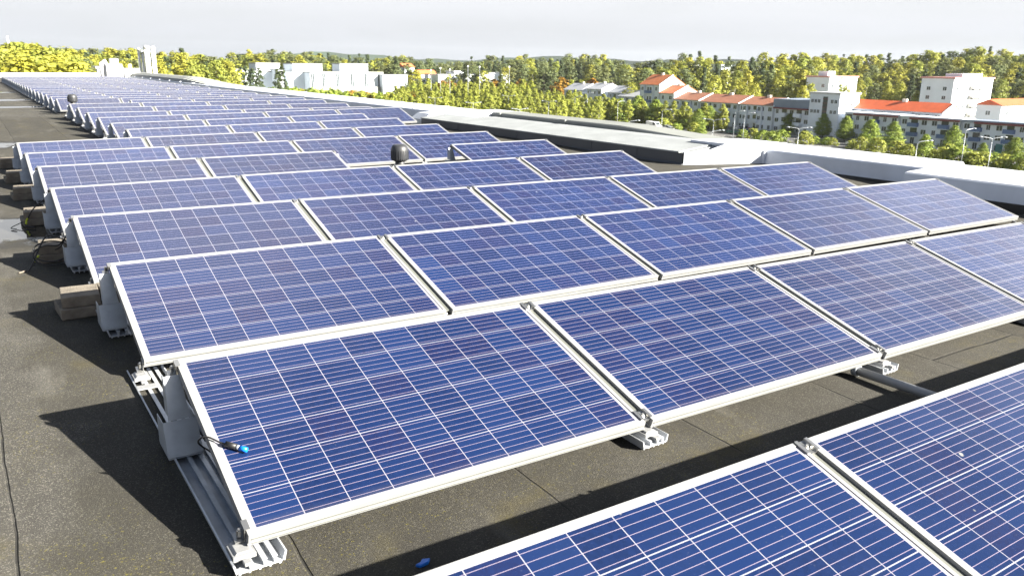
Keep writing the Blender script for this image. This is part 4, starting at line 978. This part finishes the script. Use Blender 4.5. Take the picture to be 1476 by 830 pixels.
# houses in the middle distance
for i, (p0, p1, t, D, mt, fl, lb) in enumerate(((583, 597, 97, 455, M_or, False, 'white house with steep orange roof among trees right of the complex'), (607, 630, 107, 430, M_or, False, 'pale house with low orange roof behind the young birches'),
        (632, 652, 109, 420, M_mtl, True, 'pale blue low house right of the orange-roofed house'), (655, 668, 104, 440, M_mtl, True, 'white cube house with flat roof in the middle distance'), (670, 690, 109, 430, M_mtl, True, 'low pale house between the tall lamp masts'),
        (692, 712, 107, 430, M_mtl, True, 'white low house right of the tall lamp masts'), (722, 735, 106, 440, M_mtl, True, 'small white house by the rightmost mast'), (140, 175, 99, 240, M_mtl, True, 'pale low building behind the far end of the roof'))):
    slab(p0, p1, t, 125, D, 9, lb, mt, storeys=2, nw=3, flat=fl, name='house', cat='house')

# ---------------------------------------------------------------- stacks, masts, lamps
def stack(px, t, D, r, label, cat='stack'):
    x, y = along(px, D); zt = topz(px, t, D)
    e = empty('exhaust_stack', (x, y, G0)); mb = MB(); mb.lathe([(r, 0), (r, zt-G0)], n=16); mb.build('shaft', M_white, e)
    mb = MB(); mb.lathe([(r*1.12, zt-G0-.6), (r*1.12, zt-G0-.2), (r*.8, zt-G0+.1)], n=16); mb.build('rim', M_mtl, e); tag(e, label, cat, 'white stacks beyond the roof')
stack(224, 70, 190, .27, 'slim white stack, leftmost of the group of four'); stack(228.6, 74, 190, .27, 'shorter slim white stack, second of the group of four')
stack(235, 67, 188, .54, 'thick white stack, tallest of the group of four'); stack(243.8, 68, 188, .42, 'thick white stack, rightmost of the group of four')
x, y = along(47, 400); e = empty('lamp_mast', (x, y, G0)); mb = MB(); mb.tube([(0, 0, 0), (0, 0, topz(47, 53, 400)-G0)], .6, 8, r1=.35); mb.build('pole', M_white, e); tag(e, 'thin pale mast rising above the trees at far left', 'mast')
for i, (px, t, D) in enumerate(((624, 101, 330), (637, 98, 330), (650, 100, 320), (675, 95, 340), (691, 96, 350), (732, 96, 350))):
    x, y = along(px, D); e = empty('lamp_mast', (x, y, G0)); h = topz(px, t, D)-G0
    mb = MB(); mb.tube([(0, 0, 0), (0, 0, h)], .11, 8, r1=.08); mb.build('pole', M_lamp, e); mb = MB(); mb.box(-.3, .3, -.15, .15, h-.4, h+.1); mb.build('lamp_head', M_mtl, e)
    tag(e, 'tall pale mast among the young birches, %s of six from the left' % ONES[i+1], 'mast', 'tall masts beyond the young birches')
def make_lamp(double):
    e = empty('street_lamp'); mb = MB(); mb.tube([(0, 0, 0), (0, 0, 9)], .05, 8, r1=.035); mb.build('pole', M_galv, e)
    for s in ((-1, 1) if double else (1,)):
        mb = MB(); mb.tube(smooth([(0, 0, 8.6), (.15*s, -.1*s, 9.1), (1.5*s, -.8*s, 9.35)], 4), .05, 6); mb.build('arm', M_galv, e)
        mb = MB(); mb.lathe([(.08, .12), (.30, .04), (.36, -.04), (.25, -.1)], c=(1.7*s, -.9*s, 9.35), n=12); mb.build('lamp_head', M_lamp, e)
    return reg(e)
L2 = make_lamp(True); L1 = make_lamp(False); used = {id(L1): False, id(L2): False}
LM = [(627, 141, 1, 'leftmost double lamp above the parapet'), (682, 148, 1, 'double lamp below the tall masts'), (733, 138, 1, 'taller double lamp in the belt of young birches'), (749, 157, 1, 'low double lamp just behind the parapet'),
      (791, 146, 1, 'double lamp beside the green lorry'), (829, 139, 0, 'single lamp by the white houses'), (847, 134, 1, 'double lamp before the white houses'), (891, 146, 0, 'single lamp left of the terrace'), (955, 158, 0, 'single lamp below the orange gable'),
      (1029, 172, 1, 'double lamp before the brown-roofed terrace'), (1060, 160, 0, 'slim single lamp at the parked cars'), (1074, 163, 0, 'second slim lamp right of the parked cars'), (1152, 184, 1, 'double lamp before the office tower'), (1323, 203, 0, 'curved single lamp between two lindens'),
      (1393, 186, 0, 'single lamp right of the tallest linden'), (1431, 198, 1, 'double lamp near the right edge'), (906, 174, 0, 'short lamp close behind the parapet joint'), (1025, 188, 0, 'short lamp nearest the car park')]
for px, t, dbl, lb in LM:
    p = onz(px, t, G0+9.3); src = L2 if dbl else L1
    if not used[id(src)]: o = src; used[id(src)] = True
    else: o = copy_tree(src)
    o.location = (p.x, p.y, G0); o.rotation_euler = (0, 0, random.uniform(-.5, .5)); tag(o, 'grey street lamp, '+lb, 'street lamp', 'street lamps round the car park')

# ---------------------------------------------------------------- vehicles
def paint(n, c): return simple(n, c, .3, .1, .6, .03)
PM_ = {'white': paint('white_car_paint', (.75, .75, .76)), 'black': paint('black_car_paint', (.02, .02, .022)), 'blue': paint('blue_car_paint', (.03, .07, .25)), 'red': paint('red_car_paint', (.42, .02, .02)), 'silver': paint('silver_car_paint', (.42, .43, .45)),
       'green': paint('dark_green_paint', (.02, .11, .09)), 'purple': paint('magenta_paint', (.3, .03, .2))}
def make_car(c):
    e = empty('parked_car'); mb = MB(); P = PM_[c]
    low = [(-2.15, .28), (-2.2, .55), (-2.1, .82), (-1.2, .92), (1.55, .98), (2.1, .9), (2.2, .6), (2.15, .28)]
    mb.prism(low, -.86, .86); mb.prism([(-.62, 1.36), (.95, 1.40), (1.1, 1.34), (-.5, 1.30)][::-1], -.64, .64)
    for s in (-1, 1):
        for (a, b_) in (((-1.2, .92), (-.6, 1.34)), ((.2, .95), (.2, 1.36)), ((1.6, .97), (1.05, 1.36))):
            mb.tube([(a[0], s*.82, a[1]-.02), (b_[0], s*.66, b_[1])], .04, 5)
    mb.build('body', P, e, bev=.05)
    mb = MB(); A = [(-1.12, -.79, .9), (1.52, -.79, .95), (1.52, .79, .95), (-1.12, .79, .9)]; Bq = [(-.57, -.63, 1.33), (1.0, -.63, 1.35), (1.0, .63, 1.35), (-.57, .63, 1.33)]
    for k in range(4): q = (k+1) % 4; mb.face([A[k], A[q], Bq[q], Bq[k]])
    mb.build('windows', M_glass, e)
    for x in (-1.35, 1.35):
        for s in (-1, 1):
            mb = MB(); mb.prism([(x+.32*cos(k*pi/7), .32+.32*sin(k*pi/7)) for k in range(14)], s*.70, s*.875); mb.prism([(x+.19*cos(k*pi/5), .32+.19*sin(k*pi/5)) for k in range(10)], s*.876, s*.885, 1)
            mb.build('wheel', [M_blk, M_lamp], e)
    for s in (-1, 1):
        mb = MB(); mb.box(-2.215, -2.15, s*.5, s*.78, .6, .74); mb.build('headlight', M_lamp, e)
    return reg(e)
cars = {}
CR = [(1035, 187, 'white', 0, 'white parked car behind the low bushes'), (1058, 193, 'green', .3, 'dark green parked car nearest the row'), (1066, 188, 'white', 1.5, 'white parked car, first in the row before the terrace'), (1072, 188, 'black', 1.5, 'black parked car in the row before the terrace'),
      (1078, 187, 'blue', 1.5, 'blue parked car in the row before the terrace'), (1085, 188, 'purple', 1.5, 'magenta parked car in the row before the terrace'), (1091, 189, 'black', 1.5, 'black parked car, last in the row before the terrace'), (1075, 192, 'blue', .2, 'blue parked car in front of the parked row'),
      (895, 183, 'red', 0, 'red parked car just above the grey parapet'), (905, 184, 'white', .2, 'white parked car beside the red one'), (873, 179, 'silver', .1, 'silver parked car by the parapet joint'), (861, 178, 'white', .2, 'white parked car, third right of the white van'),
      (829, 172, 'silver', .1, 'silver parked car beside the brown heap'), (817, 170, 'black', 0, 'black parked car right of the green lorry'), (962, 187, 'silver', .1, 'silver parked car right of the white van'), (1232, 210, 'white', .2, 'white parked car before the first red-banded facade'),
      (1243, 212, 'silver', .1, 'silver parked car beside a white one by the terrace'), (1340, 218, 'black', 0, 'black parked car between two lindens at the terrace'), (1430, 229, 'blue', .1, 'blue parked car behind the white van at right'), (1020, 176, 'red', 1.5, 'red parked car under the lindens')]
for px, py, c, rz, lb in CR:
    if c not in cars: cars[c] = make_car(c); o = cars[c]
    else: o = copy_tree(cars[c])
    p = onz(px, py, G0+.05); o.location = (p.x, p.y, G0+.03); o.rotation_euler = (0, 0, 1.57+rz); tag(o, lb, 'car', 'cars parked in the car park')
def make_van():
    e = empty('parked_van'); mb = MB(); mb.prism([(-2.6, .35), (-2.65, 1.0), (-2.0, 1.2), (-1.35, 2.15), (2.5, 2.25), (2.6, .35)], -.95, .95); mb.build('body', PM_['white'], e, bev=.06)
    mb = MB(); mb.prism([(-1.85, 1.28), (-1.4, 1.95), (-.5, 1.95), (-.5, 1.28)], -.955, .955); mb.face([(-2.0, .8, 1.24), (-2.0, -.8, 1.24), (-1.42, -.75, 2.07), (-1.42, .75, 2.07)]); mb.build('windows', M_glass, e)
    for x in (-1.7, 1.7):
        for s in (-1, 1): mb = MB(); mb.prism([(x+.36*cos(k*pi/7), .36+.36*sin(k*pi/7)) for k in range(14)], s*.75, s*.96); mb.build('wheel', M_blk, e)
    return reg(e)
van = make_van(); first = True
for px, py, rz, s, lb in ((845, 174, 0, 1, 'white parked van among cars behind the grey parapet'), (942, 186, 0, 1.05, 'white parked van below the orange gable'), (1406, 237, .1, 1.1, 'white parked van above the parapet at right')):
    o = van if first else copy_tree(van); first = False; p = onz(px, py, G0+.05); o.location = (p.x, p.y, G0+.03); o.rotation_euler = (0, 0, 1.57+rz); o.scale = (s,)*3; tag(o, lb, 'van', 'white vans in the car park')
p = onz(796, 169, G0); e = empty('lorry', (p.x, p.y, G0+.03), 1.5); tag(e, 'teal green lorry parked behind the grey parapet', 'lorry')
mb = MB(); mb.box(-1.2, 3.6, -1.2, 1.2, .9, 3.4); mb.build('cargo_box', simple('teal_paint', (.05, .33, .26), .5), e, bev=.05)
mb = MB(); mb.prism([(-3.2, .6), (-3.2, 1.6), (-2.8, 2.6), (-1.3, 2.7), (-1.3, .6)], -1.1, 1.1); mb.build('cab', PM_['white'], e, bev=.05); mb = MB(); mb.prism([(-3.12, 1.7), (-2.85, 2.4), (-2.0, 2.4), (-2.0, 1.7)], -1.11, 1.11); mb.build('windows', M_glass, e)
for x in (-2.3, 1.2, 2.6):
    for s in (-1, 1): mb = MB(); mb.prism([(x+.45*cos(k*pi/7), .45+.45*sin(k*pi/7)) for k in range(14)], s*.8, s*1.15); mb.build('wheel', M_blk, e)

# ---------------------------------------------------------------- air
hm = bpy.data.materials.new('haze'); hm.use_nodes = True; hn = hm.node_tree; hn.nodes.clear()
ho = hn.nodes.new('ShaderNodeOutputMaterial'); hv = hn.nodes.new('ShaderNodeVolumePrincipled'); hv.inputs['Color'].default_value = (.85, .92, 1, 1)
hv.inputs['Density'].default_value = .00005; hv.inputs['Anisotropy'].default_value = .2; hn.links.new(hv.outputs[0], ho.inputs['Volume'])
mb = MB(); mb.box(-2600, 2950, -1500, 2980, -20, 60); tag(mb.build('haze', hm), kind='stuff')
